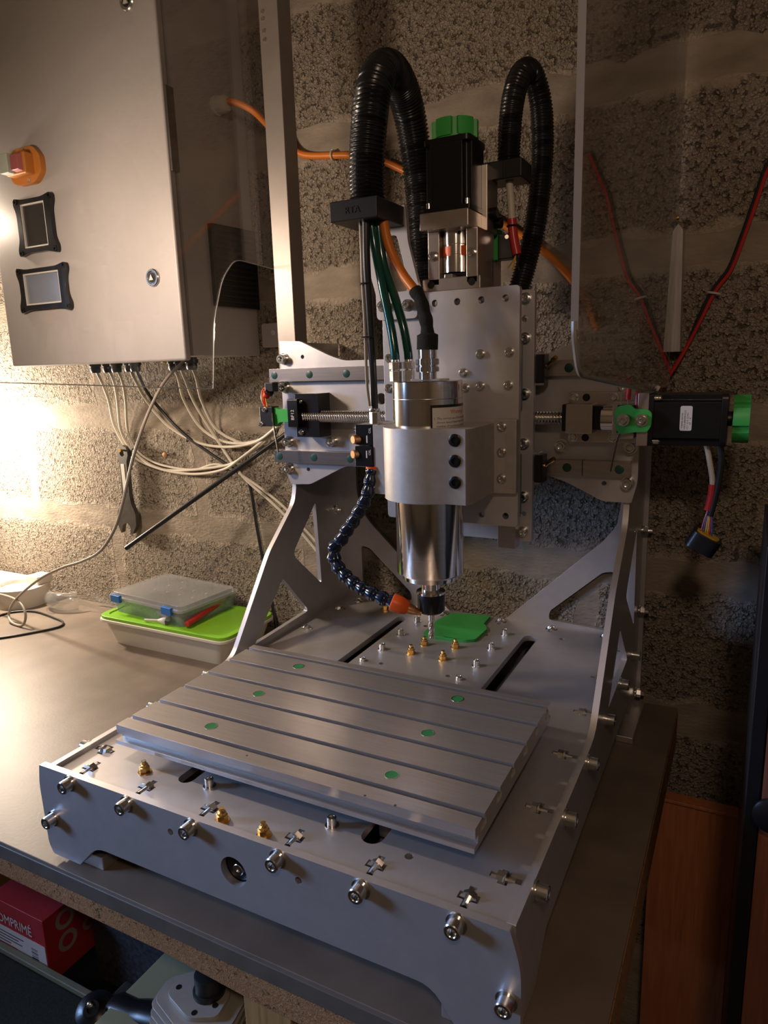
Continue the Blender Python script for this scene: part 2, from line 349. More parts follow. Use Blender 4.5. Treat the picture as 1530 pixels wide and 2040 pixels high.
# ================================================================== SETTING
floor = struct(put('floor', MB().box(-4000, 3200, -4200, 1300, -2020, -2000), FLOORM))
struct(put('wall_left', MB().box(-3450, -3400, -4250, 1300, -2000, 3000), PLASTER)); struct(put('wall_right', MB().box(3000, 3050, -4250, 1300, -2000, 3000), PLASTER))
struct(put('wall_front', MB().box(-3450, 3050, -4300, -4250, -2000, 3000), PLASTER)); struct(put('ceiling', MB().box(-3450, 3050, -4300, 1300, 3000, 3040), PLASTER))
wall = struct(put('wall_back', MB().box(-3400, 3000, 1241, 1300, -2000, 3000), MORTAR, org=(0, 1241, -2000)))
# wall blocks: five courses of lightweight blocks in running bond, each with its own ragged edge
JZ = [-1115, -685, -255, 185, 620, 1060, 1500, 1930, 2360]
def ragged(x0, x1, z0, z1, rg):
    pts = []
    def side(ax, ay, bx, by, n):
        for i in range(n):
            t = i/n; j = 0 if i == 0 else 15
            pts.append((ax+(bx-ax)*t+rg.uniform(-j, j), ay+(by-ay)*t+rg.uniform(-j, j)))
    side(x0, z0, x1, z0, 17); side(x1, z0, x1, z1, 6); side(x1, z1, x0, z1, 17); side(x0, z1, x0, z0, 6)
    return pts
rg = random.Random(3)
for i in range(len(JZ)-1):
    first = -3156 if i % 2 == 0 else -2656
    for k in range(6):
        xa = first+k*1000
        if xa > 1900 or xa < -2700: continue
        poly = ragged(xa+28, xa+972, JZ[i]+46, JZ[i+1]-46, rg)
        o = put('concrete_block', MB().prism(poly, 'y', 1240.3, 1250), BLOCK, wall, org=(xa+500, 1241, (JZ[i]+JZ[i+1])/2))

# ================================================================== WORKBENCH
bench = thing('workbench', (-500, 600, -314), 'long workbench with a worn brown laminate top and a rough chipboard front edge', 'workbench')
put('worktop', MB().box(-2300, 1117, -18, 1236, -232, -218), LAMIN, bench, bevel=1.5)
put('edge_strip', MB().box(-2300, 1113, -20, -6, -262, -226), LAMEDGE, bench, bevel=3)['label'] = 'dull grey laminate lip along the front'
put('chipboard_core', MB().prism([(-2300, -314), (300, -314), (520, -327), (1119, -334), (1119, -226), (-2300, -226)], 'y', -14, 1234), CHIP, bench, bevel=2)['label'] = 'rough orange-brown chipboard core'
leg = put('leg', MB().box(492, 600, -6, 110, -2000, -314), PINE, bench, bevel=3); leg['label'] = 'sawn timber leg'
for p in ((-2200, -6), (-2200, 1100), (492, 1100)):
    put('leg', MB().box(p[0], p[0]+108, p[1], p[1]+116, -2000, -314), PINE, bench, bevel=3)
put('shelf_board', MB().box(131, 900, -170, 1180, -536, -520), SHELFM, bench, bevel=1)['label'] = 'pale green lower shelf board'

# ================================================================== MACHINE FRAME
fr = thing('milling_machine_frame', (500, 620, -218), 'grey aluminium plate frame of the milling machine standing on the workbench', 'machine')
fp = rnd([(-19, 0), (-27, -46), (-23, -185), (-12, -208), (70, -208), (128, -149), (871, -149), (912, -208), (1004, -208), (1012, -185), (1013, -60), (996, 0)], [2, 14, 10, 6, 2, 26, 26, 2, 6, 10, 40, 2])
put('front_plate', MB().prism(fp, 'y', 0, 14, [circ(489, -79, 29, 28), circ(343, -45, 7, 12), circ(630, -47, 7, 12)]), ALU, fr, bevel=1)
def side_poly(): return rnd([(14, 0), (515, 0), (588, 6), (632, 64), (780, 262), (924, 388), (938, 440), (938, 870), (1222, 870), (1222, -208), (1110, -208), (1050, -150), (190, -150), (130, -208), (14, -208)], [2, 30, 60, 60, 20, 30, 20, 3, 3, 3, 3, 12, 12, 3, 3], 6)
w1l = rnd([(1040, 368), (1052, 88), (896, 226)], [14, 14, 26], 6); w2l = rnd([(838, 168), (968, 20), (684, 10)], [14, 20, 8], 6)
w1r = rnd([(1092, 348), (1112, 68), (942, 203)], [14, 14, 26], 6); w2r = rnd([(872, 142), (1018, 4), (742, -8)], [14, 20, 8], 6)
put('side_plate', MB().prism([q for q in side_poly() if not (120 < q[0] < 1120 and q[1] < -140)], 'x', 0, 14, [w1l, w2l]), ALU, fr, bevel=1)  # lower notch closed on this unseen edge to block lamp light under the machine
put('side_plate', MB().prism(side_poly(), 'x', 986, 1000, [w1r, w2r]), ALU, fr, bevel=1)
def slot(x0, x1, y0, y1): r = (x1-x0)/2; return arc((x0+x1)/2, y1-r, r, 0, 180, 8)+arc((x0+x1)/2, y0+r, r, 180, 360, 8)
def cross(x, y, d):
    a = [(-6, 0), (-6, 20), (-17, 20), (-17, 36), (-6, 36), (-6, 52), (6, 52), (6, 36), (17, 36), (17, 20), (6, 20), (6, 0)]
    return [(x+px, y+py-6) for px, py in a] if d == 'y' else [(x+(py-6)*(1 if d == 'x' else -1), y+px) for px, py in a]
FX = [76, 237, 399, 592, 753, 915]; SY = [112, 309, 507, 704, 902, 1100]
holes = [slot(271, 306, 90, 1112), slot(693, 735, 90, 1112)]
for x in FX: holes.append(cross(x, 26, 'y')); holes.append([(px, 1236-py) for px, py in cross(x, 26, 'y')])
for y in SY: holes.append(cross(26, y, 'x')); holes.append(cross(974, y, '-x'))
for x, y in ((793, 91), (590, 757), (392, 756), (586, 1065), (800, 1123), (389, 1061), (683, 300)): holes.append(circ(x, y, 8, 10))
put('base_plate', MB().prism(rect(14, 986, 14, 1222), 'z', -26, -10, holes), ALU, fr)
bpo = rect(-12, 1012, -208, 790, 6)
bop = rnd([(936, 384), (936, 560), (64, 560), (64, 384), (72, 322), (112, 268), (404, -12), (432, -24), (568, -24), (596, -12), (888, 268), (928, 322)], 14)
btr = rnd([(925, 182), (893, 176), (737, 34), (735, 6), (925, -4)], [10, 10, 12, 10, 10]); btl = rnd([(75, 182), (107, 176), (263, 34), (265, 6), (75, -4)], [10, 10, 12, 10, 10])
put('back_plate', MB().prism(bpo, 'y', 1222, 1236, [bop, btr, btl]), ALU, fr, bevel=1)
gp = rnd([(-8, 874), (64, 871), (165, 826), (212, 811), (800, 811), (840, 828), (936, 872), (1006, 874), (1018, 600), (1018, 500), (1006, 449), (938, 449), (850, 492), (800, 508), (202, 508), (76, 448), (6, 444), (-10, 478)], [2, 10, 16, 16, 16, 16, 10, 2, 4, 12, 2, 10, 12, 16, 16, 10, 2, 4])
put('gantry_plate', MB().prism(gp, 'y', 924, 938, [circ(71, 826, 6, 12), circ(71, 493, 6, 12), circ(328, 703, 16, 16), circ(940, 494, 6, 12)]), ALU, fr, bevel=1)
def rail(name, p0, p1, axis, base, out):  # HG style rail section
    pass
capk = Kit('rail_cap', MB().lathe((0, 0, 0), (0, 0, 1), [(11, -1), (11, 0.9), (10, 1.3)], 18), TEAL)
for zc, x0 in ((775, -37), (533, -36)):
    g = put('guide_rail', MB().prism([(924, zc-19), (918, zc-19), (913, zc-13), (908, zc-19), (902, zc-19), (902, zc+19), (908, zc+19), (913, zc+13), (918, zc+19), (924, zc+19)], 'x', x0, 1004), RAIL, fr, bevel=0.5, seg=1)
    for k in range(9):
        x = x0+19+k*124.4
        if 330 < x < 790: continue
        capk.at((x, 902, zc), g, '-y')
put('rail_joint', MB().box(890, 892, 901.6, 924, 514, 552.4), BLACK, g)
for x in (288, 714):
    put('guide_rail', MB().box(x-13, x+13, 30, 1200, -74, -50), RAIL, fr, bevel=1, seg=1)
put('drive_screw', MB().cyl((500, 20, -79), (500, 1180, -79), 12, 14), RAIL, fr)
put('screw_bearing', MB().lathe((489, 13.9, -79), (0, 1, 0), [(14, 0), (26, 0), (26, 3), (60, 3), (60, 30)], 24), BLACKM, fr)
put('screw_end', MB().lathe((493, 6, -79), (0, 1, 0), [(4, 2), (4, 0), (10, 0), (11, 1), (11, 10)], 20), ZINC, fr)
put('stretcher_bar', MB().box(20, 986, 560, 600, -150, -130), ALU, fr)
for x0, x1 in ((18, 120), (880, 980)): put('foot', MB().box(x0, x1, 16, 240, -218, -187), ALUEDGE, fr, bevel=2)
put('foot', MB().box(984, 1029, 975, 1205, -218, -200), ALUEDGE, fr, bevel=2); put('foot', MB().box(-29, 16, 975, 1205, -218, -200), ALUEDGE, fr, bevel=2)
# fasteners
def socket_mesh(r, h, rw=0, hw=0):
    s = r*0.52; prof = [(rw or r*0.6, -0.5), (rw or r*0.6, hw)] if rw else [(r*0.6, -0.5)]
    prof += [(r, hw), (r, hw+h-1.5), (r-1.5, hw+h), (s*1.15, hw+h), (s, hw+h-1.2), (s, hw+h*0.45), (s*0.3, hw+h*0.4)]
    return MB().lathe((0, 0, 0), (0, 0, 1), prof, 18)
big = Kit('socket_bolt', socket_mesh(13.5, 19, 17, 4), ZINC); mid = Kit('socket_bolt', socket_mesh(10, 12, 14, 3), ZINC); small = Kit('socket_bolt', socket_mesh(9, 7, 11.5, 2), ZINC)
tiny = Kit('socket_bolt', socket_mesh(6, 7, 8, 1.5), ZINC)
nutm = MB().lathe((0, 0, 0), (0, 0, 1), [(15, 0), (15, 3), (11.5, 5)], 18).lathe((0, 0, 4.9), (0, 0, 1), [(12.5, 0), (12.5, 11)], 6).cyl((0, 0, -14), (0, 0, 26), 6.5, 10)
nut = Kit('hex_nut', nutm, ZINC)
for x in FX:
    big.at((x, 0, -16), fr, '-y'); nut.at((x, 42, -15), fr, '+y'); nut.at((x, 1192, -15), fr, '-y')
for x in (7, 992): big.at((x, 0, -117), fr, '-y')
for y in SY:
    big.at((1000, y, -16), fr, '+x'); nut.at((42, y, -15), fr, '+x'); nut.at((956, y, -15), fr, '-x'); big.at((0, y, -16), fr, '-x')
nut.at((14, 1159, 319), fr, '+x')
for z in (320, 82, -172): nut.at((1002, 1196, z), fr, '+x')
for x, z in ((6, 822), (4, 739), (7, 576), (3, 492), (164, 580), (999, 585), (996, 498), (835, 585), (982, 729)): big.at((x, 924, z), fr, '-y')
brn = Kit('brass_nut', MB().lathe((0, 0, 0), (0, 0, 1), [(14, 0), (14, 2)], 16).lathe((0, 0, 2), (0, 0, 1), [(11, 0), (11, 11), (8.5, 12)], 6).lathe((0, 0, 14), (0, 0, 1), [(8.5, -1), (8, 4), (6, 5)], 12).cyl((0, 0, 10), (0, 0, 26), 5, 10), BRASS)
for x, y in ((447, 922), (538, 938), (438, 850), (537, 848), (193, 86), (444, 31), (539, 30), (199, 1150)): brn.at((x, y, -10), fr, label='yellow passivated lock nut')
silver = Kit('cap_screw', socket_mesh(9, 16, 13, 2), ZINC)
for x, y in ((349, 964), (349, 843), (635, 971), (636, 845), (638, 1088), (350, 104), (634, 104), (349, 1085), (335, 752), (623, 750)): silver.at((x, y, -10 if y not in (752, 750) else -19), fr)
# X ball screw and its two supports
sc = []; R0_, A_, PT = 15.2, 1.9, 7.6; nx = int(760/PT*6)
seg = 14; vs = []; fs = []
for i in range(nx+1):
    x = 88+i*PT/6
    for k in range(seg):
        q = 2*PI*k/seg; r = R0_+A_*math.cos(2*PI*(x/PT)-q); vs.append((x, 874+r*math.cos(q), 657+r*math.sin(q)))
for i in range(nx):
    for k in range(seg): fs.append((i*seg+k, i*seg+(k+1) % seg, (i+1)*seg+(k+1) % seg, (i+1)*seg+k))
put('ball_screw', MB().add(vs, fs), STEEL, fr, smooth=60)
b = put('bearing_block', MB().prism(rnd([(840, 628), (924, 628), (924, 708), (840, 708)], 4), 'x', 66, 100).box(80, 158, 862, 924, 598, 722), BLACKM, fr, bevel=2); b['label'] = 'black bearing block at the left end of the screw'
text('lettering', 'BF12', 15, (88, 839.6, 648), (0, 0, 1), (-1, 0, 0), WHITEINK, b)
tiny.at((96, 862, 700), b, '-y'); tiny.at((96, 862, 612), b, '-y')
b = put('motor_mount', MB().box(858, 1020, 892, 924, 598, 718).box(862, 924, 838, 893, 624, 692).box(972, 1020, 815, 893, 616, 700).prism([(845, 630), (892, 624), (892, 690), (845, 684)], 'x', 1012, 1026).box(1026, 1050, 808, 924, 602, 718), MOUNT, fr, bevel=2); b['label'] = 'machined mount between ball screw and right motor'
put('bearing_cap', MB().box(852, 864, 842, 896, 628, 692), BLACKM, b, bevel=3); put('bearing_cap', MB().box(923, 945, 846, 894, 632, 688), BLACKM, b, bevel=3)
put('shaft_coupling', MB().lathe((942, 866, 657), (1, 0, 0), [(12, 0), (30, 0), (30, 28), (28, 29), (28, 34), (30, 35), (30, 60)], 24), STEEL, b)
for x in (869, 961):
    for z in (705, 610): small.at((x, 892, z), b, '-y')
for z in (705, 609): put('bolt_hole', MB().cyl((898, 891.5, z), (898, 893, z), 9, 16), BLACK, b)
rb = Kit('end_seal', MB().box(-14, 14, -38, 0, -34, 34).prism(rect(-10, 10, -30, 30), 'y', -44, -38), BLACK, 2)
gn = Kit('grease_nipple', MB().cyl((0, 0, 0), (10, 0, 0), 5, 10).tube([(10, 0, 0), (14, -2, 4), (24, -8, 12)], 4, 8).cyl((24, -8, 12), (34, -14, 20), 6, 8), BRASS)

# ================================================================== T-SLOT TABLE
tb = thing('slotted_work_table', (500, 345, -26), 'silver slotted aluminium work table lying across the machine base', 'table')
sec = [(108, 22), (103, 22), (103, 31), (121, 31), (121, 45), (108, 45), (108, 64)]
for g in (147, 228, 309, 390, 471, 552): sec += [(g-6, 64), (g-6, 54), (g-13, 54), (g-13, 40), (g+13, 40), (g+13, 54), (g+6, 54), (g+6, 64)]
sec += [(579, 64), (579, 45), (569, 45), (569, 31), (584, 31), (584, 22)]
put('slotted_plate', MB().prism(sec, 'x', 96, 904), TABLE, tb, bevel=0.3, seg=1)
plug = Kit('bolt_plug', MB().lathe((0, 0, 0), (0, 0, 1), [(12.6, -1), (12.6, 0.25), (10, 0.1)], 24), GREENP); rim = Kit('counterbore_rim', MB().lathe((0, 0, 0), (0, 0, 1), [(12.4, 0), (12.4, 0.5), (14.2, 0.5), (14.2, -1)], 28, cap=False), ZINC)
for x in (289, 714):
    for y in (187.5, 349.5, 511.5):
        q = plug.at((x, y, 64), tb, label='green plug'); rim.at((x, y, 64), q)
for x, y in ((430, 128), (700, 112), (760, 110)): put('screw_hole', MB().cyl((x, y, 63), (x, y, 64.2), 2.5, 8), INK, tb)
for x in (288, 714):
    for y0 in (160, 440): put('bearing_carriage', MB().box(x-15, x+15, y0, y0+100, -48, 21.8), RAIL, tb, bevel=1)

# ================================================================== SPINDLE CARRIAGE (X and Z slides)
sl = thing('spindle_carriage', (597, 820, 350), 'grey plated vertical slide carrying the spindle in front of the gantry', 'machine slide')
put('saddle_plate', MB().prism(rect(411, 783, 350, 958, 8), 'y', 844, 862, [circ(760, 892, 8, 12), circ(763, 422, 7, 12)]), ALU, sl, bevel=1)
put('slide_plate', MB().prism(rect(422, 771, 405, 962, 10), 'y', 764, 782, [circ(x, 935, 8, 14) for x in (564, 621, 680, 738)]+[circ(681, 430, 8, 14), circ(741, 430, 8, 14)]), ALU, sl, bevel=1)
for x in (730, 464):
    put('slide_rail', MB().box(x-22, x+22, 806, 843.5, 338, 930), RAIL, sl, bevel=1)
    for z in (500, 760): put('rail_block', MB().box(x-32, x+32, 782.5, 826, z-75, z+75), TEAL, sl, bevel=2)
for x in (470, 724):
    for zc in (775, 533): put('rail_carriage', MB().box(x-70, x+70, 862.5, 900, zc-40, zc+40), RAIL, sl, bevel=2)
for z in (775, 533):
    rb.at((790, 900, z), sl, '+z'); gn.at((796, 880, z+6), sl)
for z in (938, 847, 716, 596, 464, 375): mid.at((761, 844, z), sl, '-y')
for x, z in ((678, 813), (748, 815), (678, 739), (746, 740), (438, 811), (435, 737), (635, 771), (640, 735), (438, 640), (438, 560), (771-14, 640), (771-14, 540)): small.at((x, 764, z), sl, '-y')
# spindle clamp: cast block round the spindle, flanges left and right
def clamp_outline(): # (x, y) looking down, front towards smaller y
    p = [(412, 764), (412, 742), (440, 742)]
    p += [(452, 640)]+[(590+104*math.cos(math.radians(a)), 654+104*math.sin(math.radians(a))) for a in range(188, 300, 8)]
    p += [(664, 574), (712, 574), (720, 590), (720, 740), (772, 744), (772, 764)]
    return p
cl = put('spindle_clamp', MB().prism(clamp_outline(), 'z', 490, 656, [circ(590, 654, 80.6, 40)]), CAST, sl, bevel=2.5, smooth=30)
put('side_ear', MB().box(399, 442, 700, 763.5, 492, 656), ALU, cl, bevel=3)
put('flange', MB().box(718, 773, 742, 763.8, 500, 664), CAST, cl, bevel=3)
pk = Kit('clamp_bolt', MB().lathe((0, 0, 0), (0, 0, 1), [(14, -3), (14, 2.5), (12.5, 3.5), (7, 3.5), (6.4, 0.8), (1, 0.6)], 20), SCREWB)
for z in (632, 587, 540): pk.at((688, 574, z), cl, '-y', 'black oxide clamp bolt')
for z in (646, 587, 524): small.at((738, 742, z), cl, '-y')
# Z motor mount with coupling
zm = put('motor_mount', MB().box(537, 658, 742, 866, 1096, 1134).box(545, 575, 770, 866, 975, 1098).box(641, 670, 770, 866, 975, 1098).box(537, 670, 864, 884, 930, 1240).box(530, 676, 770, 866, 962, 992).box(656, 672, 830, 905, 1096, 1242), MOUNT, sl, bevel=2.5)
zm['label'] = 'machined mount under the upper motor'
put('shaft_coupling', MB().lathe((603, 805, 1004), (0, 0, 1), [(12, 0), (31.5, 0), (31.5, 39), (30.5, 40), (30.5, 62), (31.5, 63), (31.5, 98), (12, 98)], 28), STEEL, zm)
spd = MB()
for a in (-121, -18, 80):
    pts = [(603+32.2*math.cos(math.radians(a+d)), 805+32.2*math.sin(math.radians(a+d))) for d in range(-28, 29, 8)]
    spd.prism(pts+[(603, 805)], 'z', 1040.2, 1061.8)
put('coupling_spider', spd, ORANGEP, zm)['label'] = 'orange rubber spider'
put('coupling_screw_hole', MB().cyl((620, 780, 1090), (623, 776, 1090), 4, 10), BLACK, zm)
put('bearing_housing', MB().box(572, 642, 785, 864, 960, 1004), BLACKM, zm, bevel=3); put('dark_gap_backing', MB().box(576, 640, 846, 863, 1004, 1096), BLACKM, zm); put('nut_flat', MB().box(586, 606, 772, 790, 975, 1000), ZINC, zm, bevel=1)  # black box between the legs added to stand for the dark gap behind the coupling
for x in (558, 655): small.at((x, 770, 1042), zm, '-y')
for x in (552, 655): put('bolt_hole', MB().cyl((x, 769.6, 978), (x, 771, 978), 9, 16), BLACK, zm)
for y, z in ((850, 1136), (884, 1120)): put('cap_screw', MB().lathe((672, y, z), (1, 0, 0), [(13, 0), (13, 16), (11, 18)], 18), SCREWB, zm)['label'] = 'black oxide cap screw'
put('support_plate', MB().prism(rnd([(862, 940), (980, 940), (980, 1060), (900, 1225), (862, 1225)], 8), 'x', 646, 656, [rnd([(888, 1130), (936, 1110), (900, 1195), (888, 1195)], 5)]), ALU, sl, bevel=1)
# conduit bracket plate
brp = rnd([(398, 1050), (398, 1019), (413, 966), (415, 903), (524, 903), (524, 964), (532, 966), (503, 1079), (497, 1160), (400, 1160)], [6, 10, 6, 12, 12, 2, 2, 10, 4, 4])
put('conduit_bracket', MB().prism(brp, 'y', 750, 763.5, [rnd([(447, 1096), (474, 1096), (492, 1024), (500, 967), (447, 967)], 8)]), ALU, sl, bevel=1)
for x, z in ((432, 936), (498, 934)): mid.at((x, 750, z), sl, '-y')
# ------------------------------------------------------------------ stepper motors
def stepper(name, L, p, d, label, group=None):
    """p: centre of the mounting face, d: 'z' (axis up) or 'x'"""
    t = thing(name, p, label, 'motor', group)
    def W(a, b, c): return (p[0]+a, p[1]+b, p[2]+c) if d == 'z' else (p[0]+c, p[1]+b, p[2]-a)
    def pr(poly, a, b): # poly in the cross plane
        q = MB().prism(poly, 'z', a, b); m = MB(); m.v = [W(*v) for v in q.v]; m.f = q.f; return m
    sq = rnd([(-57, -57), (57, -57), (57, 57), (-57, 57)], 4)
    c = 17; body = []
    for sx, sy in ((-1, -1), (1, -1), (1, 1), (-1, 1)):
        e = [(sx*56, sy*(56-c)), (sx*(56-c+4), sy*(56-c)), (sx*(56-c), sy*(56-c+4)), (sx*(56-c), sy*56)]
        body += e if sx*sy > 0 else e[::-1]
    put('flange', pr(sq, 0, 10), BLACKM, t, bevel=1); put('body', pr(body, 9.9, L-12), BLACKM, t, bevel=1.5)
    put('rear_cap', pr(rnd([(-56, -56), (56, -56), (56, 56), (-56, 56)], 12), L-12, L), BLACKM, t, bevel=1.5)
    k = Kit('flange_screw', socket_mesh(6.5, 14), ZINC)
    for sx in (-1, 1):
        for sy in (-1, 1): k.at(W(sx*47, sy*47, 10), t, '+z' if d == 'z' else '+x')
    return t, W, pr
zt, ZW, zpr = stepper('stepper_motor', 156, (602, 806, 1134), 'z', 'black stepper motor standing upright above the vertical slide')
xt, XW, xpr = stepper('stepper_motor', 156, (1050, 866, 659), 'x', 'black stepper motor lying sideways with white label at gantry right end')
def wheel(r, pr, a, b, t, n=6):
    pts = []
    for i in range(n):
        q0 = 360*i/n
        pts += [(r*math.cos(math.radians(q0+x)), r*math.sin(math.radians(q0+x))) for x in (0, 7, 14, 21, 28, 35, 42)]
        pts += [(0.86*r*math.cos(math.radians(q0+x)), 0.86*r*math.sin(math.radians(q0+x))) for x in (45, 51, 57)]
    w = put('hand_wheel', pr(pts, a, b), GREEN, t, bevel=2.5); w['label'] = 'green printed hand wheel'; return w
w = wheel(54, zpr, 160, 198, zt); put('hub', zpr(circ(0, 0, 16, 16), 154, 164), BLACK, w)
put('grip_rim', zpr([(0.92*a, 0.92*b) for a, b in circ(0, 0, 56, 24)], 154, 162), GREEN, w)
w = wheel(52, xpr, 166, 198, xt); put('hub', xpr(circ(0, 0, 16, 16), 154, 172), BLACK, w)
lb = put('label', MB().prism(rect(1114, 1138, 637, 690, 4), 'y', 809.4, 810.6), PAPER, xt); lb['label'] = 'white maker\'s label'
for i, (s_, z0) in enumerate((('STEPPER MOTOR', 643), ('57BYG-80BHM8-M2121', 640), ('4.2 V  4.0 A  2.2 Nm', 640), ('CE    1.8', 650))):
    text('lettering', s_, 4.2, (1120+i*5.2, 809.2, z0), (0, 0, 1), (-1, 0, 0), INK, lb, 0.1)
# ================================================================== SPINDLE
sp = thing('milling_spindle', (590, 654, 201), 'polished steel round milling spindle held upright in the cast clamp', 'spindle')
put('body', MB().lathe((590, 654, 0), (0, 0, 1), [(60, 291), (66, 291), (67, 300), (79, 306), (80, 309), (80, 756), (78, 757.5), (40, 757.5)], 64), STEEL, sp, smooth=25)
put('seam_ring', MB().lathe((590, 654, 0), (0, 0, 1), [(80, 717.5), (80.2, 718), (80.2, 719), (80, 719.5)], 64, cap=False), RAIL, sp)
put('nose', MB().lathe((590, 654, 0), (0, 0, 1), [(23, 250), (23, 288), (24, 292)], 32), STEEL, sp)
cn = put('collet_nut', MB().lathe((590, 654, 0), (0, 0, 1), [(14, 203), (28, 203), (33, 207), (34, 212), (34, 250), (32, 255), (23, 255)], 12, phase=0.2), BLACKM, sp, bevel=1.5); cn['label'] = 'black collet nut'
put('nut_ring', MB().lathe((590, 654, 0), (0, 0, 1), [(24, 252), (35, 252), (35, 257), (24, 258)], 32), STEEL, cn)
# warning label wrapped on the barrel
def wrapped(r, a0, a1, z0, z1, n=14):
    vs = []; 
    for i in range(n+1):
        a = math.radians(a0+(a1-a0)*i/n)
        for rr in (r, r+0.5):
            for z in (z0, z1): vs.append((590+rr*math.cos(a), 654+rr*math.sin(a), z))
    fs = []
    for i in range(n):
        o = i*4; fs += [(o+2, o+3, o+7, o+6), (o, o+4, o+5, o+1), (o+1, o+5, o+7, o+3), (o, o+2, o+6, o+4)]
    return MB().add(vs, fs)
wl = put('warning_label', wrapped(80.1, -62, 60, 560, 706), BLACK, sp); wl['label'] = 'black and white warning label'
wp = put('label_panel', wrapped(80.6, -59, 56, 562, 700), PAPER, wl)
def wrap_text(body, size, a0, z, m, parent):
    c = bpy.data.curves.new('lettering', 'FONT'); c.body = body; c.size = size; c.resolution_u = 1
    o = bpy.data.objects.new('lettering', c); COL.objects.link(o); bpy.context.view_layer.update()
    me = bpy.data.meshes.new_from_object(o.evaluated_get(bpy.context.evaluated_depsgraph_get())); bpy.data.objects.remove(o); bpy.data.curves.remove(c)
    mb = MB(); r = 81.5
    for v in me.vertices:
        a = math.radians(a0)+v.co.x/r; mb.v.append((590+r*math.cos(a), 654+r*math.sin(a), z+v.co.y))
    mb.f = [tuple(q.vertices) for q in me.polygons]; bpy.data.meshes.remove(me)
    return put('lettering', mb, m, sp)
wrap_text('Warning', 13, -28, 686, REDINK, wp)
for i, s_ in enumerate(('1. The correct use of the motor speed: the', '   choose speed faster than the lowest', '   number of revolutions before, the', '   gear should be run for 30 minutes', '2. The motor normally stored more')):
    wrap_text(s_, 7.2, -57, 674-i*8.4-(4 if i == 4 else 0), INK, wp)
# top fittings
cp = put('connector_plate', MB().box(556, 626, 640, 700, 757.4, 761), ALUEDGE, sp, bevel=1)
cn2 = put('aviation_connector', MB().lathe((591, 655, 0), (0, 0, 1), [(20, 760), (20, 776), (25, 777), (25, 788), (23, 789), (23, 791), (25, 792), (25, 806), (22, 807), (22, 826)], 28), STEEL, sp); cn2['label'] = 'knurled round connector'
kn = MB()
for k in range(28):
    a = 2*PI*k/28; c, s_ = math.cos(a), math.sin(a)
    for z0, z1 in ((778, 787), (793, 805)): kn.box(591+25*c-1, 591+25*c+1, 655+25*s_-1, 655+25*s_+1, z0, z1)
q = put('knurling', kn, STEEL, cn2); q['kind'] = 'stuff'
for x, y in ((517, 640), (541, 660)):
    f_ = put('hose_fitting', MB().lathe((x, y, 757), (0, 0, 1), [(14, 0), (14, 24)], 6).lathe((x, y, 781), (0, 0, 1), [(11, 0), (11, 4)], 16).lathe((x, y, 785), (0, 0, 1), [(15, 0), (15, 16)], 6).lathe((x, y, 801), (0, 0, 1), [(11, 0), (10, 9)], 16), ZINC, sp, bevel=1)
# end mill
vs = []; fs = []; n = 60; sg = 20
for i in range(n+1):
    z = 134+i*72/n; 
    for k in range(sg):
        q = 2*PI*k/sg; r = 8.0 if z > 180 else 8.0*(0.62+0.38*abs(math.cos(1.5*(q-z*0.085))))
        vs.append((590+r*math.cos(q), 654+r*math.sin(q), z))
for i in range(n):
    for k in range(sg): fs.append((i*sg+k, i*sg+(k+1) % sg, (i+1)*sg+(k+1) % sg, (i+1)*sg+k))
fs += [tuple(range(sg))[::-1], tuple(n*sg+k for k in range(sg))]
tag(put('end_mill', MB().add(vs, fs), STEEL, smooth=50), 'short fluted end mill clamped in the black collet nut', 'cutter')
# ================================================================== COOLANT VALVE AND SEGMENTED HOSE
vb = thing('coolant_valve', (426, 645, 556), 'black valve block with two bronze knobs left of the spindle clamp', 'valve')
put('body', MB().box(404, 450, 640, 700, 608, 657).box(403, 451, 636, 700, 556, 605), BLACKM, vb, bevel=1.5)
for z, x in ((621, 402), (585, 400)):
    k = put('knob', MB().lathe((x+10, 652, z), (-0.45, -0.9, 0), [(9, 0), (15, 1), (15, 5), (12, 7), (11, 22), (9, 24)], 12), COPPER, vb); k['label'] = 'bronze adjusting knob'
    put('screw', MB().lathe((404, 665, z+(24 if z > 600 else -24)), (-1, 0, 0), [(7, 0), (7, 14), (5, 15)], 14), ZINC, vb)
for z in (612, 560): text('lettering', 'OIL', 9, (447, 639 if z > 606 else 635.4, z+24), (0, 0, 1), (-1, 0, 0), WHITEINK, vb, 0.1)
for z in (622, 586): put('slot_mark', MB().prism(rect(434, 437, z-9, z+9, 1.4), 'y', 639.2 if z > 606 else 635.2, 641), WHITEINK, vb)
f_ = put('push_fitting', MB().lathe((448, 660, 656), (0, 0, 1), [(13, 0), (13, 30)], 6).lathe((448, 660, 686), (0, 0, 1), [(12, 0), (13, 3), (13, 8), (8, 9)], 18), ZINC, vb, bevel=1); f_['label'] = 'nickel push-in fitting'
hs = thing('coolant_hose', (430, 620, 232), 'dark blue jointed coolant hose with orange nozzle curling beside the spindle', 'hose')
hp = spline([(444, 645, 556), (444, 641, 540), (441, 640, 525), (437, 638, 506), (431, 636, 481), (419, 634, 459), (405, 632, 437), (393, 630, 417), (377, 628, 397), (360, 625, 370), (343, 622, 353), (339, 618, 334), (350, 612, 308), (375, 606, 286), (410, 600, 266), (449, 598, 252), (485, 600, 240), (514, 605, 232)], 2)
L_ = [0.0]
for i in range(1, len(hp)): L_.append(L_[-1]+(hp[i]-hp[i-1]).length)
def at_len(s):
    for i in range(1, len(hp)):
        if L_[i] >= s: t = (s-L_[i-1])/max(1e-6, L_[i]-L_[i-1]); return hp[i-1].lerp(hp[i], t)
    return hp[-1]
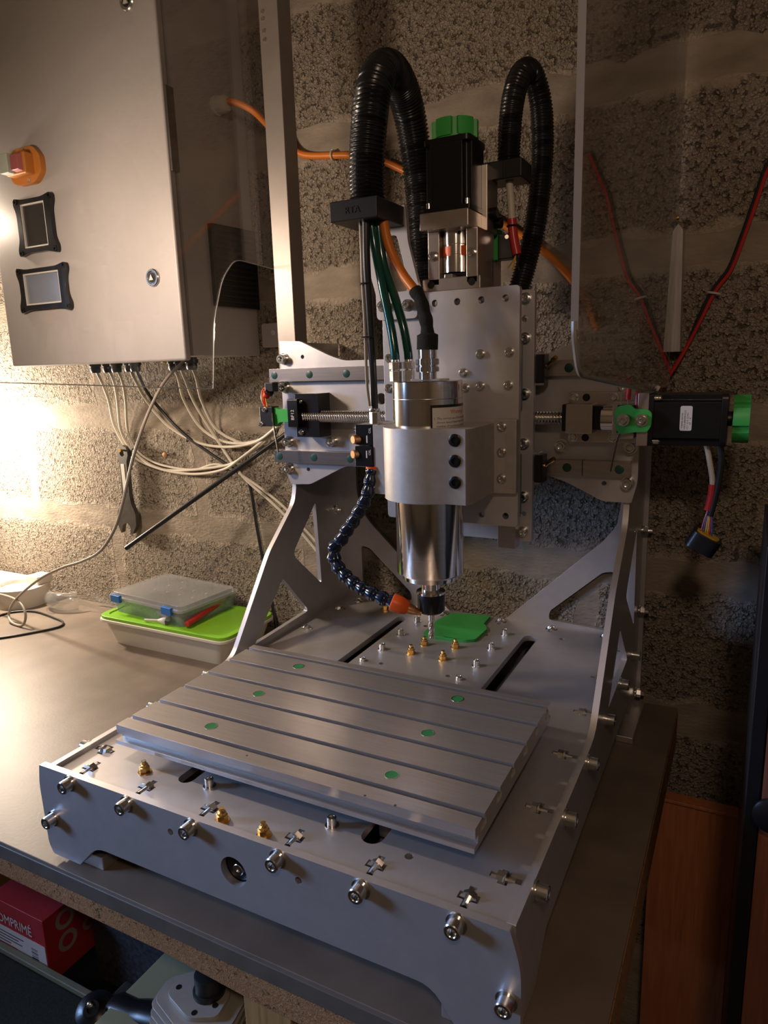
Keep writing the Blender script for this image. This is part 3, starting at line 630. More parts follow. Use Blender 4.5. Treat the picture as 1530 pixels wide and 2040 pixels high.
put('collar', MB().lathe((444, 645, 540), (0, 0, 1), [(14, 0), (15, 3), (15, 16)], 18), ORANGEP, hs)['label'] = 'orange threaded collar'
nseg = 16; pit = (L_[-1]-8)/nseg
for i in range(nseg):
    p0 = at_len(8+i*pit); p1 = at_len(8+i*pit+pit); d = (p1-p0).normalized(); h = pit
    k = 1.0+0.18*min(1, i/8)
    put('hose_segment', MB().lathe(p0, d, [(r*k, t*h) for r, t in ((9, -0.28), (12, -0.18), (14.5, 0.02), (15, 0.16), (13.5, 0.34), (11.5, 0.42), (13.5, 0.62), (15.8, 0.9), (16.2, 1.0), (14.8, 1.06), (11, 1.02))], 20), DARKBLUE, hs, smooth=50)
d = Vector((70, 20, -27)).normalized(); e0 = Vector((510, 604, 233))
put('nozzle', MB().lathe(e0, d, [(14, -4), (22, 0), (22.5, 6), (21.5, 22), (17, 38), (13, 42)], 24), ORANGEP, hs)['label'] = 'orange nozzle cone'
put('nozzle_tip', MB().lathe(e0+d*40, d, [(13, 0), (12, 12), (8, 26), (6, 30), (6, 36)], 18), COPPER, hs)['label'] = 'bronze nozzle tip'
# green plastic part lying on the base
pl = rnd([(420, 972), (548, 983), (576, 1000), (580, 1094), (566, 1120), (556, 1128), (553, 1207), (430, 1182), (410, 1103), (414, 990)], 8)
tag(put('plastic_plate', MB().prism(pl, 'z', -9.9, -1), GREEN, bevel=2), 'flat green plastic plate lying on machine base behind the cutter', 'plastic plate')

# ================================================================== CONDUITS, CLAMPS, CABLES ON THE MACHINE
def conduit(name, pts, r, label, pitch=9.0):
    P = spline(pts, pitch/4); acc = 0; rs = []; 
    for i in range(len(P)):
        if i: acc += (P[i]-P[i-1]).length
        rs.append(r*(1+0.075*max(-0.75, min(0.75, 1.6*math.sin(2*PI*acc/pitch)))))
    return tag(put(name, MB().tube(P, rs, 22), GLOSSB, smooth=70), label, 'conduit')
conduit('corrugated_conduit', [(443, 668, 1145), (444, 668, 1235), (451, 672, 1318), (455, 690, 1393), (453, 735, 1446), (446, 800, 1470), (440, 870, 1452), (436, 920, 1404), (436, 950, 1333), (443, 962, 1238), (446, 966, 1138), (452, 966, 985)], 39, 'thick black corrugated conduit arching over left of the upper motor')
conduit('corrugated_conduit', [(700, 900, 1225), (701, 900, 1302), (706, 905, 1378), (715, 925, 1438), (725, 960, 1466), (736, 990, 1450), (747, 1005, 1395), (751, 1010, 1310), (746, 1010, 1219), (736, 1005, 1125), (718, 1000, 1043), (698, 992, 968)], 26, 'thinner black corrugated conduit looping right of the upper motor', 7.5)
k = thing('conduit_clamp', (440, 680, 1113), 'black conduit clamp block lettered RTA at foot of the thick conduit', 'clamp')
put('body', MB().box(374, 496, 612, 749.5, 1113, 1157), BLACK, k, bevel=3)
put('bolt', MB().cyl((372, 640, 1120), (374, 640, 1120), 6, 12).cyl((372, 640, 1150), (374, 640, 1150), 6, 12), BLACKM, k)
text('lettering', 'RTA', 21, (414, 611.4, 1127), (1, 0, 0), (0, 0, 1), BLACK, k, 1.2)
k = thing('conduit_clamp', (690, 900, 1205), 'black conduit clamp block behind the upper motor under thinner conduit', 'clamp')
put('body', MB().box(640, 742, 866, 950, 1212, 1254), BLACK, k, bevel=3); put('joint_line', MB().box(697, 699, 864.6, 950, 1214, 1254.4), BLACKM, k)
oc = thing('spindle_cable', (560, 660, 822), 'orange cable with black fabric sleeve plugged into top of the spindle', 'cable')
put('cable', MB().tube(spline([(483, 668, 1112), (489, 672, 1071), (503, 675, 1032), (529, 672, 991), (562, 660, 955), (566, 658, 948)], 6), 11, 14), ORANGE, oc)
sp_ = spline([(560, 661, 958), (574, 657, 938), (588, 655, 895), (592, 655, 862), (591, 655, 826)], 4); n_ = len(sp_)
put('fabric_sleeve', MB().tube(sp_, [15+ (9 if i > n_*0.74 else 1.0*math.sin(i*0.8)) for i in range(n_)], 16), RUBBER, oc)['label'] = 'black fabric tape sleeve'
cable('coolant_tube', [(455, 660, 1113), (463, 662, 1051), (483, 655, 966), (505, 645, 881), (516, 640, 822), (517, 640, 806)], 10.5, TUBE, 'dark teal coolant tube, left of two running down to the spindle top', 'tube', seg=14)
cable('coolant_tube', [(468, 668, 1113), (477, 670, 1028), (506, 666, 949), (529, 661, 881), (540, 660, 822), (541, 660, 806)], 10.5, TUBE, 'dark teal coolant tube, right of two running down to the spindle top', 'tube', seg=14)
cable('air_tube', [(452, 641, 1113), (450, 641, 1027), (449, 648, 940), (448, 656, 827), (448, 660, 711), (448, 660, 690)], 9, BLACKC, 'straight black air tube dropping to the coolant valve', 'tube', seg=14)
th = thing('mist_tube', (440, 640, 698), 'thin pale translucent tube zip-tied beside the straight black air tube', 'tube')
put('tube', MB().tube(spline([(435, 645, 1113), (437, 642, 1050), (437, 642, 979), (437, 646, 896), (436, 648, 758), (440, 650, 700)], 8), 3.6, 8), GREYC, th)
for z in (979, 860): put('zip_tie', MB().tube([(443+14*math.cos(a), 645+13*math.sin(a), z) for a in [i*PI/8 for i in range(17)]], 1.6, 6), BLACK, th)
zc = thing('upper_motor_cable', (705, 900, 1030), 'beige cable with red heat-shrink hanging below the thinner conduit', 'cable')
put('cable', MB().tube(spline([(702, 900, 1215), (706, 900, 1170), (710, 900, 1110)], 6), 9, 12), WHITEC, zc)
put('heat_shrink', MB().tube(spline([(709, 900, 1128), (713, 900, 1090), (722, 900, 1046)], 5), 11.5, 12), RED, zc)['label'] = 'red heat-shrink sleeve'
put('zip_tie', MB().tube([(711+13*math.cos(a), 900+13*math.sin(a), 1112) for a in [i*PI/8 for i in range(17)]], 2.2, 6), BLACK, zc)
for dx, dz, m_ in ((-6, -34, YELLOW), (-12, -28, YELLOW), (2, -36, BLACKC)): put('wire', MB().tube(spline([(721, 900, 1050), (721+dx*0.4, 898, 1036), (722+dx*2, 905, 1046+dz)], 4), 1.8, 6), m_, zc)
zl = thing('limit_switch', (650, 930, 1050), 'black limit switch on green bracket behind the upper shaft coupling', 'switch')
put('bracket', MB().box(634, 672, 915, 945, 1040, 1112), GREEN, zl, bevel=2); put('body', MB().box(672, 712, 905, 945, 1040, 1098), BLACK, zl, bevel=2); put('screw', MB().cyl((695, 904, 1090), (695, 906, 1090), 5, 12), ZINC, zl)
# left limit switch
ls = thing('limit_switch', (-10, 860, 560), 'small black limit switch on green bracket at gantry left end', 'switch')
put('body', MB().box(-42, 5, 850, 885, 628, 686), BLACK, ls, bevel=2); put('bracket', MB().prism(rnd([(4, 684), (20, 678), (66, 680), (66, 642), (22, 640), (8, 626), (4, 630)], 4), 'y', 858, 880), GREEN, ls, bevel=1)
put('lever', MB().tube([(4, 850, 668), (6, 849, 640), (16, 852, 552)], 2.6, 6), DARKSTEEL, ls)
for x, z in ((-22, 678), (-38, 634)): tiny.at((x, 850, z), ls, '-y')
for k_, (m_, dx) in enumerate(((REDC, -42), (REDC, -34), (YELLOW, -38), (YELLOW, -28))):
    put('wire', MB().tube(spline([(-34+k_*3, 868, 686), (dx, 866, 712), (dx+12, 864, 738), (-8, 862, 730+k_*2)], 4), 3.2 if m_ is REDC else 2.0, 6), m_, ls)
put('connector', MB().cyl((-12, 860, 722), (-6, 858, 730), 13, 12).box(-22, 8, 856, 884, 728, 756), BLACK, ls, bevel=3); put('red_boot', MB().cyl((-16, 852, 716), (-8, 850, 724), 10, 12), REDC, ls)
# right limit switch on the motor mount
rs_ = thing('limit_switch', (1015, 800, 620), 'limit switch on green bracket with two screws beside the sideways motor', 'switch')
put('bracket', MB().prism(rnd([(984, 640), (992, 628), (1030, 634), (1050, 634), (1058, 648), (1058, 676), (1048, 684), (1022, 684), (1014, 694), (986, 690), (980, 676)], 6), 'y', 796, 806), GREEN, rs_, bevel=1.5)
put('body', MB().box(984, 1024, 806.2, 812, 630, 692), BLACK, rs_, bevel=1)
for x in (999, 1038): mid.at((x, 796, 660), rs_, '-y')
put('lever', MB().tube([(990, 806, 632), (984, 806, 600), (972, 820, 540)], 1.8, 6), DARKSTEEL, rs_)
put('terminal', MB().box(990, 992, 806, 812, 692, 716).box(1004, 1006, 806, 812, 692, 708), ZINC, rs_)
put('heat_shrink', MB().tube(spline([(1005, 808, 704), (1006, 810, 730), (1003, 822, 756)], 4), 6, 10), RED, rs_); put('heat_shrink', MB().tube(spline([(1024, 812, 684), (1023, 814, 712), (1025, 818, 728)], 4), 4, 8), RED, rs_)
put('wire', MB().tube(spline([(1025, 818, 726), (1028, 822, 744), (1036, 840, 760), (1048, 880, 768)], 4), 2.2, 6), YELLOW, rs_)
# motor lead with plug
ml = thing('motor_lead', (1180, 845, 380), 'black and beige motor leads ending in a round black plug hanging by wall', 'cable')
put('black_lead', MB().tube(spline([(1194, 850, 612), (1199, 850, 567), (1196, 850, 522), (1190, 846, 478), (1184, 842, 446)], 6), 7, 10), BLACKC, ml)
put('beige_lead', MB().tube(spline([(1165, 858, 612), (1178, 854, 555), (1184, 852, 522), (1184, 848, 500)], 6), 6, 10), WHITEC, ml)
put('heat_shrink', MB().tube(spline([(1184, 849, 516), (1183, 847, 490), (1178, 844, 458)], 6), 7.5, 10), RED, ml)
for i, m_ in enumerate((RED, WIREBLUE, YELLOW, YELLOW, REDC, WIREBLUE)): put('wire', MB().tube(spline([(1180+i*0.8, 843, 462), (1174+i*3, 841, 440), (1168+i*4.5, 840, 410-i*3)], 4), 1.7, 6), m_, ml)
a_ = Vector((0.25, 0, 1)).normalized(); rot_ = Matrix.Rotation(math.radians(27), 3, 'Y')
put('plug', MB().prism(rnd([(1142, 816), (1208, 816), (1208, 868), (1142, 868)], 20), 'z', 366, 404), BLACK, ml, bevel=3, rot=rot_, pivot=(1175, 842, 388))
put('plug_seal', MB().prism(rnd([(1150, 824), (1200, 824), (1200, 860), (1150, 860)], 16), 'z', 403, 407), YELLOW, ml, rot=rot_, pivot=(1175, 842, 388))
cable('beige_cable', [(1006, 905, 748), (1030, 905, 736), (1056, 915, 722)], 7, WHITEC, 'short beige cable passing behind the sideways motor')
# orange cable along the wall
cable('wall_cable', [(-300, 1093, 1618), (-264, 1093, 1616), (-235, 1105, 1608), (-198, 1130, 1584), (-170, 1175, 1542), (-131, 1215, 1495), (-81, 1226, 1464), (22, 1226, 1447), (86, 1226, 1437), (191, 1226, 1406), (259, 1226, 1373), (341, 1226, 1324), (453, 1226, 1260), (560, 1226, 1193), (679, 1226, 1112), (766, 1226, 1030), (816, 1226, 959), (845, 1226, 897), (868, 1226, 828), (880, 1226, 740)], 10.5, ORANGE, 'long orange cable running from the cabinet across the block wall', seg=14)
tag(put('cable_clip', MB().tube([(22, 1226+13*math.sin(a), 1447+13*math.cos(a)) for a in [i*PI/8 for i in range(17)]], 3.2, 6).cyl((22, 1222, 1462), (22, 1238, 1464), 3, 8), GREYP), 'small white clip holding the orange cable on the wall', 'clip')
# ================================================================== ELECTRICAL CABINET
cb = thing('control_cabinet', (-740, 1050, 828), 'tall satin metal control cabinet mounted on the left of the wall', 'cabinet')
put('body', MB().box(-1160, -320, 905, 1240, 842, 2300), CAB, cb, bevel=6)
put('door', MB().box(-1168, -326, 866, 894, 828, 2300), CAB, cb, bevel=8)
put('door_gasket', MB().box(-1150, -334, 893, 906, 846, 2290), BLACK, cb)
put('hinge_cutout_patch', MB().box(-326.5, -319, 872, 904, 1378, 1610), DARKSTEEL, cb, bevel=2)  # dark plate stands in for the shaded recess of the hinge cutout
put('body_flange', MB().box(-335, -320.6, 897, 910, 842, 2290), CAB, cb)
for z in (1083, 1846):
    l = put('lock', MB().lathe((-431, 866, z), (0, -1, 0), [(20, 0), (27, 0), (27, 4), (24, 7), (20, 7), (20, 2), (17, 2), (17, 5), (1, 5)], 28), ZINC, cb); put('keyhole', MB().lathe((-431, 866, z), (0, -1, 0), [(16, 3), (16, 5.4), (1, 5.4)], 20), BLACK, l)
    put('key_insert', MB().prism([(-440, z-8), (-422, z-8), (-431, z+10)], 'y', 856, 862), GREYP, l)
swt = put('switch', MB().prism(rnd([(-1012, 1438), (-985, 1419), (-895, 1419), (-858, 1450), (-858, 1500), (-890, 1531), (-985, 1531), (-1012, 1508)], 16), 'y', 846, 866), SWORANGE, cb, bevel=4); swt['label'] = 'orange on-off switch'
put('switch_hood', MB().box(-990, -890, 812, 850, 1442, 1508), SWORANGE, swt, bevel=5)
put('start_button', MB().box(-988, -946, 790, 816, 1445, 1505), SWGREEN, swt, bevel=3)['label'] = 'pale green button'; put('stop_button', MB().hexa([(-940, 796, 1452), (-904, 796, 1452), (-934, 820, 1446), (-898, 820, 1446), (-940, 796, 1498), (-904, 796, 1498), (-934, 820, 1504), (-898, 820, 1504)]), SWRED, swt, bevel=2)['label'] = 'dull red button'
for x, z in ((-930, 1520), (-925, 1429)): put('screw', MB().lathe((x, 846, z), (0, -1, 0), [(7, -1), (7, 0.8), (3, 0.8), (2, -1)], 12), ZINC, swt)
def display(x0, x1, z0, z1, label):
    c = 26; o = []
    P4 = [(x0, z0), (x1, z0), (x1, z1), (x0, z1)]
    # bone-shaped bezel: four round lugs joined by slightly waisted sides
    out = [(x0-6, z0-8), (x0+40, z0+2), (x1-40, z0+2), (x1+8, z0-8), (x1+12, z0+14), (x1-2, z0+44), (x1-2, z1-44), (x1+10, z1-14), (x1+6, z1+8), (x1-40, z1-2), (x0+40, z1-2), (x0-6, z1+6), (x0-10, z1-14), (x0+2, z1-44), (x0+2, z0+44), (x0-10, z0+14)]
    inner = rect(x0+24, x1-30, z0+18, z1-16)
    f_ = put('display_frame', MB().prism(rnd(out, 14), 'y', 850, 866, [inner]), GLOSSB, cb, bevel=2); f_['label'] = label
    put('screen', MB().box(x0+22, x1-28, 858, 865.5, z0+16, z1-14), SCREEND if z0 > 1100 else SCREEN, f_); put('screen_rim', MB().prism(rect(x0+24, x1-30, z0+18, z1-16), 'y', 852, 858, [rect(x0+29, x1-35, z0+23, z1-21)]), GREYP, f_)
    for x, z in ((x0+4, z0+4), (x1, z0+4), (x1, z1-4), (x0+4, z1-6)): put('screw', MB().lathe((x, 850, z), (0, -1, 0), [(9, -1), (9, 3), (5, 3), (4, 0)], 14), BLACKM, f_)
display(-1017, -842, 1204, 1378, 'upper black display frame'); display(-1048, -812, 1018, 1157, 'lower black display frame')
v_ = put('vent_filter', MB().prism(rnd([(1008, 1000), (1234, 1000), (1234, 1258), (1008, 1252)], 5), 'x', -320.5, -306), BLACKM, cb, bevel=3); v_['label'] = 'black vent filter'
for i in range(14): put('louvre', MB().box(-307, -304, 1018, 1226, 1012+i*17, 1021+i*17), BLACK, v_, bevel=1, seg=1)
g = put('cable_gland', MB().lathe((-321, 1091, 1613), (1, 0, 0), [(30, 0), (30, 10), (26, 10), (26, 40), (22, 48), (14, 52)], 10), GREYP, cb, bevel=2); g['label'] = 'grey cable gland on the side'
b_ = put('wall_bracket', MB().prism(rect(-300, -221, 868, 950, 8), 'y', 1228, 1236), CAB, cb, bevel=1); put('screw', MB().lathe((-250, 1228, 917), (0, -1, 0), [(11, 0), (10, 3), (3, 3.5)], 14), ZINC, b_)
GX = (-949, -882, -838, -770, -742, -556, -526, -473)
for i, x in enumerate(GX):
    g = put('cable_gland', MB().lathe((x, 1050, 843), (0, 0, -1), [(20, 0), (20, 8), (23, 8), (23, 20), (19, 21), (19, 36), (16, 44)], 12), BLACK, cb, bevel=1.5); g['label'] = 'black cable gland underneath'
put('blanking_plug', MB().lathe((-592, 1050, 843), (0, 0, -1), [(14, 0), (14, 16), (10, 18)], 16), YELLOW, cb)['label'] = 'yellow blanking plug'
# cables hanging from the cabinet
CG = 'cream cables under the control cabinet'
def gl(x): return [(x, 1050, 812), (x-6, 1075, 770)]
cabs = [('cream cable from the leftmost gland under the cabinet, sagging along the wall', gl(-949)+[(-1040, 1175, 690), (-1066, 1215, 581), (-999, 1225, 468), (-902, 1230, 424), (-767, 1230, 409), (-527, 1220, 437), (-420, 1205, 470), (-290, 1190, 540), (-190, 1170, 610)]),
 ('cream cable from the second gland under the cabinet, sagging along the wall', gl(-882)+[(-980, 1165, 690), (-1030, 1212, 565), (-985, 1222, 482), (-873, 1226, 420), (-688, 1224, 400), (-515, 1212, 425), (-400, 1195, 480), (-250, 1185, 570)]),
 ('cream cable from the fourth gland under the cabinet, curving right', gl(-770)+[(-830, 1165, 700), (-790, 1225, 594), (-649, 1230, 527), (-496, 1222, 512), (-328, 1190, 539), (-181, 1130, 604)]),
 ('cream cable from the sixth gland under the cabinet, curving right', gl(-556)+[(-625, 1160, 690), (-608, 1220, 582), (-501, 1228, 530), (-336, 1200, 540), (-177, 1140, 606)]),
 ('cream cable sloping down the wall behind the machine left side plate', gl(-526)+[(-565, 1150, 680), (-540, 1222, 545), (-439, 1229, 409), (-307, 1229, 312), (-180, 1229, 207), (-17, 1229, 35)]),
 ('cream cable from the rightmost gland under the cabinet, curving right', gl(-473)+[(-530, 1150, 685), (-520, 1212, 575), (-399, 1220, 526), (-305, 1190, 549), (-177, 1145, 612)])]
for lb_, pth in cabs: cable('cream_cable', pth, 5.6, WHITEC, lb_, group=CG)
cable('cream_cable', gl(-838)+[(-930, 1160, 690), (-1000, 1220, 560), (-970, 1234, 478), (-860, 1233, 432), (-680, 1231, 416), (-520, 1226, 440), (-300, 1230, 330), (-160, 1231, 215), (0, 1231, 60)], 5.0, WHITEC, 'cream cable from the third gland under the cabinet, dropping behind machine', group=CG)
cable('black_cable', gl(-742)+[(-800, 1150, 724), (-806, 1205, 664), (-690, 1226, 547), (-460, 1231, 418), (-407, 1232, 373), (-385, 1232, 210), (-363, 1232, 54), (-332, 1232, -120), (-318, 1228, -216)], 6, BLACKC, 'thin black cable dropping down the wall to the bench behind the boxes')
ZT = [(-400, 1221, 470, 10), (-690, 1229, 536, 8), (-205, 1150, 588, 16), (-448, 1226, 425, 11), (-990, 1224, 476, 12)]
for i, (x, y, z, r) in enumerate(ZT):
    tag(put('zip_tie', MB().tube([(x+r*math.cos(a)*0.5, y+r*0.7*math.sin(a), z+r*1.3*math.cos(a)) for a in [j*PI/7 for j in range(15)]], 2.2, 6), BLACK), ['black zip tie where the cream cables meet the black rod', 'black zip tie on the cream cable in the middle of the wall', 'black zip tie round cream cables near the limit switch', 'black zip tie where black and cream cables cross', 'black zip tie round cream cables beside the hanging wrench'][i], 'zip tie', 'zip ties on the cables')
# black rod
a0, a1 = Vector((-786, 958, 155)), Vector((0, 1215, 690))
tag(put('black_tube', MB().lathe(a0, a1-a0, [(6, 1), (8.5, 0), (8.5, (a1-a0).length), (6, (a1-a0).length-1)], 18), BLACKC), 'straight stiff black tube slanting across the wall behind the gantry', 'tube')
# usb style lead with loop
cable('grey_lead', [(-490, 1040, 836), (-470, 920, 770), (-478, 862, 700), (-490, 820, 624), (-535, 801, 511), (-600, 798, 360), (-660, 806, 270), (-760, 822, 182), (-890, 845, 125), (-1030, 865, 80), (-1180, 885, 20), (-1320, 905, -52), (-1440, 918, -130), (-1478, 912, -190), (-1430, 890, -210), (-1352, 882, -208), (-1330, 888, -165), (-1370, 905, -128), (-1440, 922, -118), (-1560, 945, -122), (-1700, 960, -134), (-1800, 970, -205)], 5.2, GREYC, 'grey lead hanging from the cabinet and looping on the bench')
cable('black_lead', [(-1800, 900, -213), (-1600, 883, -213), (-1559, 980, -213), (-1474, 1026, -213), (-1310, 1005, -213), (-1231, 982, -213), (-1206, 936, -213), (-1253, 850, -213), (-1318, 765, -213), (-1400, 700, -213), (-1560, 610, -213)], 4.4, BLACKC, 'thin black lead lying in a loop on the bench at left')
# wrench and nails
wr = thing('wrench', (-1040, 1215, 125), 'grey open-end wrench hanging on a nail below the cabinet', 'wrench')
wp_ = [(-1062, 470), (-1058, 496), (-1030, 508), (-1002, 496), (-998, 468), (-1010, 440), (-1014, 300), (-1008, 262), (-990, 220), (-992, 170), (-1016, 138), (-1030, 128), (-1028, 165), (-1046, 182), (-1070, 170), (-1084, 130), (-1100, 170), (-1094, 225), (-1062, 268), (-1056, 300), (-1052, 440)]
put('body', MB().prism(rnd(wp_, 8), 'y', 1204, 1224, [circ(-1030, 474, 14, 12)]), DARKSTEEL, wr, bevel=4); put('shank_recess', MB().box(-1044, -1024, 1202.6, 1206, 310, 430), GREYP, wr, bevel=2)['label'] = 'paler recessed shank'
tag(put('nail', MB().lathe((-1030, 1240, 484), (0, -1, 0.08), [(4, 0), (4, 46), (9, 46), (9, 49)], 12), BRASS), 'nail in the wall that carries the hanging wrench', 'nail', 'nails in the wall')
tag(put('nail', MB().lathe((-822, 1239, 470), (0, -1, 0), [(4, 0), (4, 6), (12, 6), (11, 9), (3, 10)], 14), COPPER), 'bronze-coloured nail head in the wall right of the wrench', 'nail', 'nails in the wall')
# ================================================================== BENCH ITEMS AT LEFT
def tray(poly_top, poly_bot, z0, z1, wall_):
    n = len(poly_top); cx_ = sum(p[0] for p in poly_top)/n; cy_ = sum(p[1] for p in poly_top)/n
    inn = lambda p, k: (cx_+(p[0]-cx_)*k, cy_+(p[1]-cy_)*k)
    vs = [(*p, z0) for p in poly_bot]+[(*p, z1) for p in poly_top]+[(*inn(p, 1-wall_), z1) for p in poly_top]+[(*inn(p, 1-wall_), z0+4) for p in poly_bot]
    fs = [tuple(range(n))[::-1]]
    for k in range(3):
        for i in range(n): fs.append((k*n+i, k*n+(i+1) % n, (k+1)*n+(i+1) % n, (k+1)*n+i))
    fs.append(tuple(3*n+i for i in range(n)))
    return MB().add(vs, fs)
fb = thing('food_box', (-600, 1040, -218), 'cream food box with lime green lid on the bench below the clear case', 'box')
put('body', tray(rect(-905, -300, 905, 1185, 40), rect(-878, -330, 925, 1165, 40), -218, -126, 0.03), CREAM, fb, smooth=50)
put('lid_rim', MB().prism(rect(-918, -288, 893, 1197, 46), 'z', -128, -116), CREAM, fb, bevel=3)
put('lid', MB().prism(rect(-914, -292, 897, 1193, 46), 'z', -116, -104, [rect(-890, -316, 921, 1169, 34)]).prism(rect(-892, -314, 919, 1171, 34), 'z', -116, -108), LIME, fb, bevel=3)['label'] = 'lime green lid'
RZ = Matrix.Rotation(math.radians(-5.5), 3, 'Z'); PV = (-690, 1075, -107)
cs = thing('sorting_case', (-690, 1075, -107), 'clear plastic case with blue latches on top of the green lid', 'case')
put('tray', tray(rect(-893, -488, 942, 1218, 20), rect(-884, -497, 950, 1210, 20), -107.5, -48, 0.03), FROST, cs, rot=RZ, pivot=PV, smooth=50)
put('lid', MB().prism(rect(-902, -480, 934, 1226, 24), 'z', -50, -40).prism(rect(-890, -492, 946, 1214, 22), 'z', -40, -28), MILKY, cs, bevel=3, rot=RZ, pivot=PV)
for x in (-846, -556):
    l = put('latch', MB().box(x-26, x+26, 926, 940, -62, -34), BLUEP, cs, bevel=2, rot=RZ, pivot=PV); l['label'] = 'blue latch'
    put('latch_tab', MB().box(x-18, x+18, 921, 932, -82, -62), CLEARP, l, bevel=2, rot=RZ, pivot=PV)
for x in (-790, -700, -610): put('divider', MB().box(x-1, x+1, 956, 1204, -103, -54), FROST, cs, rot=RZ, pivot=PV)
cnt = MB(); rr = random.Random(5)
for i in range(420):
    x = rr.uniform(-870, -510); y = rr.uniform(960, 1196); z = rr.uniform(-101, -84); q = rr.uniform(0, PI); l = rr.uniform(5, 10)
    cnt.cyl((x, y, z), (x+l*math.cos(q), y+l*math.sin(q), z+rr.uniform(-2, 6)), rr.uniform(2.5, 4.5), 6)
q = put('loose_screws', cnt, DARKSTEEL, cs, rot=RZ, pivot=PV, smooth=20); q['kind'] = 'stuff'
fz = MB()
for i in range(9): fz.lathe((-760+70*(i % 4)+12*(i//4), 1050+58*(i//4), -34), (0, 0, 1), [(5, 0), (5, 3), (3, 4)], 10)
put('lid_stud', fz, GREYP, cs, rot=RZ, pivot=PV)['kind'] = 'stuff'
mk = thing('red_marker', (-497, 1040, -100), 'red cylindrical marker leaning along the right of the clear case', 'marker')
put('barrel', MB().lathe((-490, 930, -92), (-0.05, 1, 0.10), [(9, 0), (11, 2), (11, 225), (9, 228)], 18), RED, mk); put('cap_end', MB().lathe((-501.6, 1155.5, -69.2), (-0.05, 1, 0.10), [(9, 0), (7, 26), (4, 30)], 14), BLACK, mk)
fu = thing('cone_nozzle', (-625, 925, -104), 'small white cone nozzle lying on lime green lid before the case', 'nozzle')
put('stem', MB().cyl((-680, 915, -97), (-622, 925, -94), 5, 12), GREYP, fu); put('cone', MB().lathe((-622, 925, -94), (1, 0.18, 0), [(6, 0), (16, 26), (17, 38), (13, 38), (4, 6)], 16), GREYP, fu)
gb = thing('safety_goggles', (-1360, 1130, -218), 'clear plastic safety goggles lying on the bench left of the boxes', 'goggles')
def shell(): # curved wraparound lens, thin
    vs = []; n = 16; m = 6
    for lay in (1.0, 0.965):
        for j in range(m+1):
            z = -217+(82)*(j/m); bul = 1-0.25*(2*j/m-1)**2
            for i in range(n+1):
                a = math.radians(185+150*i/n); vs.append((-1400+118*lay*bul*math.cos(a), 1165+112*lay*bul*math.sin(a), z))
    W_ = n+1; L0 = W_*(m+1); fs = []
    for lay in (0, 1):
        for j in range(m):
            for i in range(n): o = lay*L0+j*W_+i; fs.append((o, o+1, o+W_+1, o+W_))
    for i in range(n): fs.append((i, i+1, L0+i+1, L0+i)); o = m*W_+i; fs.append((o, o+1, L0+o+1, L0+o))
    for j in range(m): o = j*W_; fs.append((o, o+W_, L0+o+W_, L0+o)); o = j*W_+n; fs.append((o, o+W_, L0+o+W_, L0+o))
    return MB().add(vs, fs)
put('lens', shell(), CLEARP, gb, smooth=60)
put('side_arm', MB().hexa([(-1300, 1120, -190), (-1180, 1150, -216), (-1296, 1124, -190), (-1176, 1154, -216), (-1300, 1120, -160), (-1180, 1150, -204), (-1296, 1124, -160), (-1176, 1154, -204)]), CLEARP, gb, bevel=1)
put('side_arm', MB().hexa([(-1310, 1190, -190), (-1195, 1205, -216), (-1306, 1194, -190), (-1191, 1209, -216), (-1310, 1190, -150), (-1195, 1205, -204), (-1306, 1194, -150), (-1191, 1209, -204)]), CLEARP, gb, bevel=1)
put('nose_bridge', MB().tube(spline([(-1420, 1048, -212), (-1400, 1046, -190), (-1380, 1050, -212)], 4), 4, 8), CLEARP, gb)
st = thing('tape_dispenser', (-1680, 1110, -218), 'pale grey plastic tray with round hollow at the bench left end', 'tray')
put('body', MB().prism(rnd([(-1990, 1000), (-1620, 985), (-1535, 1060), (-1545, 1160), (-1600, 1215), (-1990, 1215)], [10, 60, 40, 30, 20, 10], 8), 'z', -218, -134, [circ(-1700, 1100, 62, 28)]), GREYP, st, bevel=4)
put('floor_disc', MB().lathe((-1700, 1100, -150), (0, 0, 1), [(61, -20), (61, 0), (20, 2)], 28), GREYP, st)
put('raised_step', MB().box(-1640, -1560, 1120, 1200, -134, -96), GREYP, st, bevel=4)
# ================================================================== ENCLOSURE PANES AND POSTS
PG = 'clear acrylic enclosure panes'
pr_ = rnd([(70, 2000), (70, 822), (100, 775), (727, 728), (1000, 722), (1172, 722), (1172, 2000)], [0, 40, 60, 20, 0, 0, 0])
pn = tag(put('acrylic_pane', MB().prism(pr_, 'x', 1045, 1054), ACRYL, bevel=0.8), 'clear acrylic pane reflecting the wall on the right above the sideways motor', 'acrylic pane', PG)
put('cut_edge', MB().box(1044.8, 1054.2, 68.5, 70, 830, 2000), ACRYLEDGE, pn)
put('cut_edge', MB().tube([(1049, y, z) for y, z in rnd([(70, 840), (70, 822), (100, 775), (727, 728), (1170, 720)], [0, 20, 40, 20, 0], 5)], 3.6, 6), ACRYLEDGE, pn)
put('cut_edge', MB().box(1048, 1051, 1172, 1174, 722, 2000), ACRYLEDGE2, pn)
pl_ = [(1100, 1900), (1027, 1087), (810, 1098), (750, 1040), (704, 930), (677, 745), (60, 784), (-300, 800), (-300, 1900)]
tag(put('acrylic_pane', MB().prism(rnd(pl_, [0, 4, 30, 30, 30, 4, 4, 0, 0]), 'x', -63, -58), ACRYL, bevel=0.6), 'clear acrylic pane with notched lower edge standing in front of the cabinet', 'acrylic pane', PG)
pn = [o for o in COL.objects if o.name.startswith('acrylic_pane')][-1]
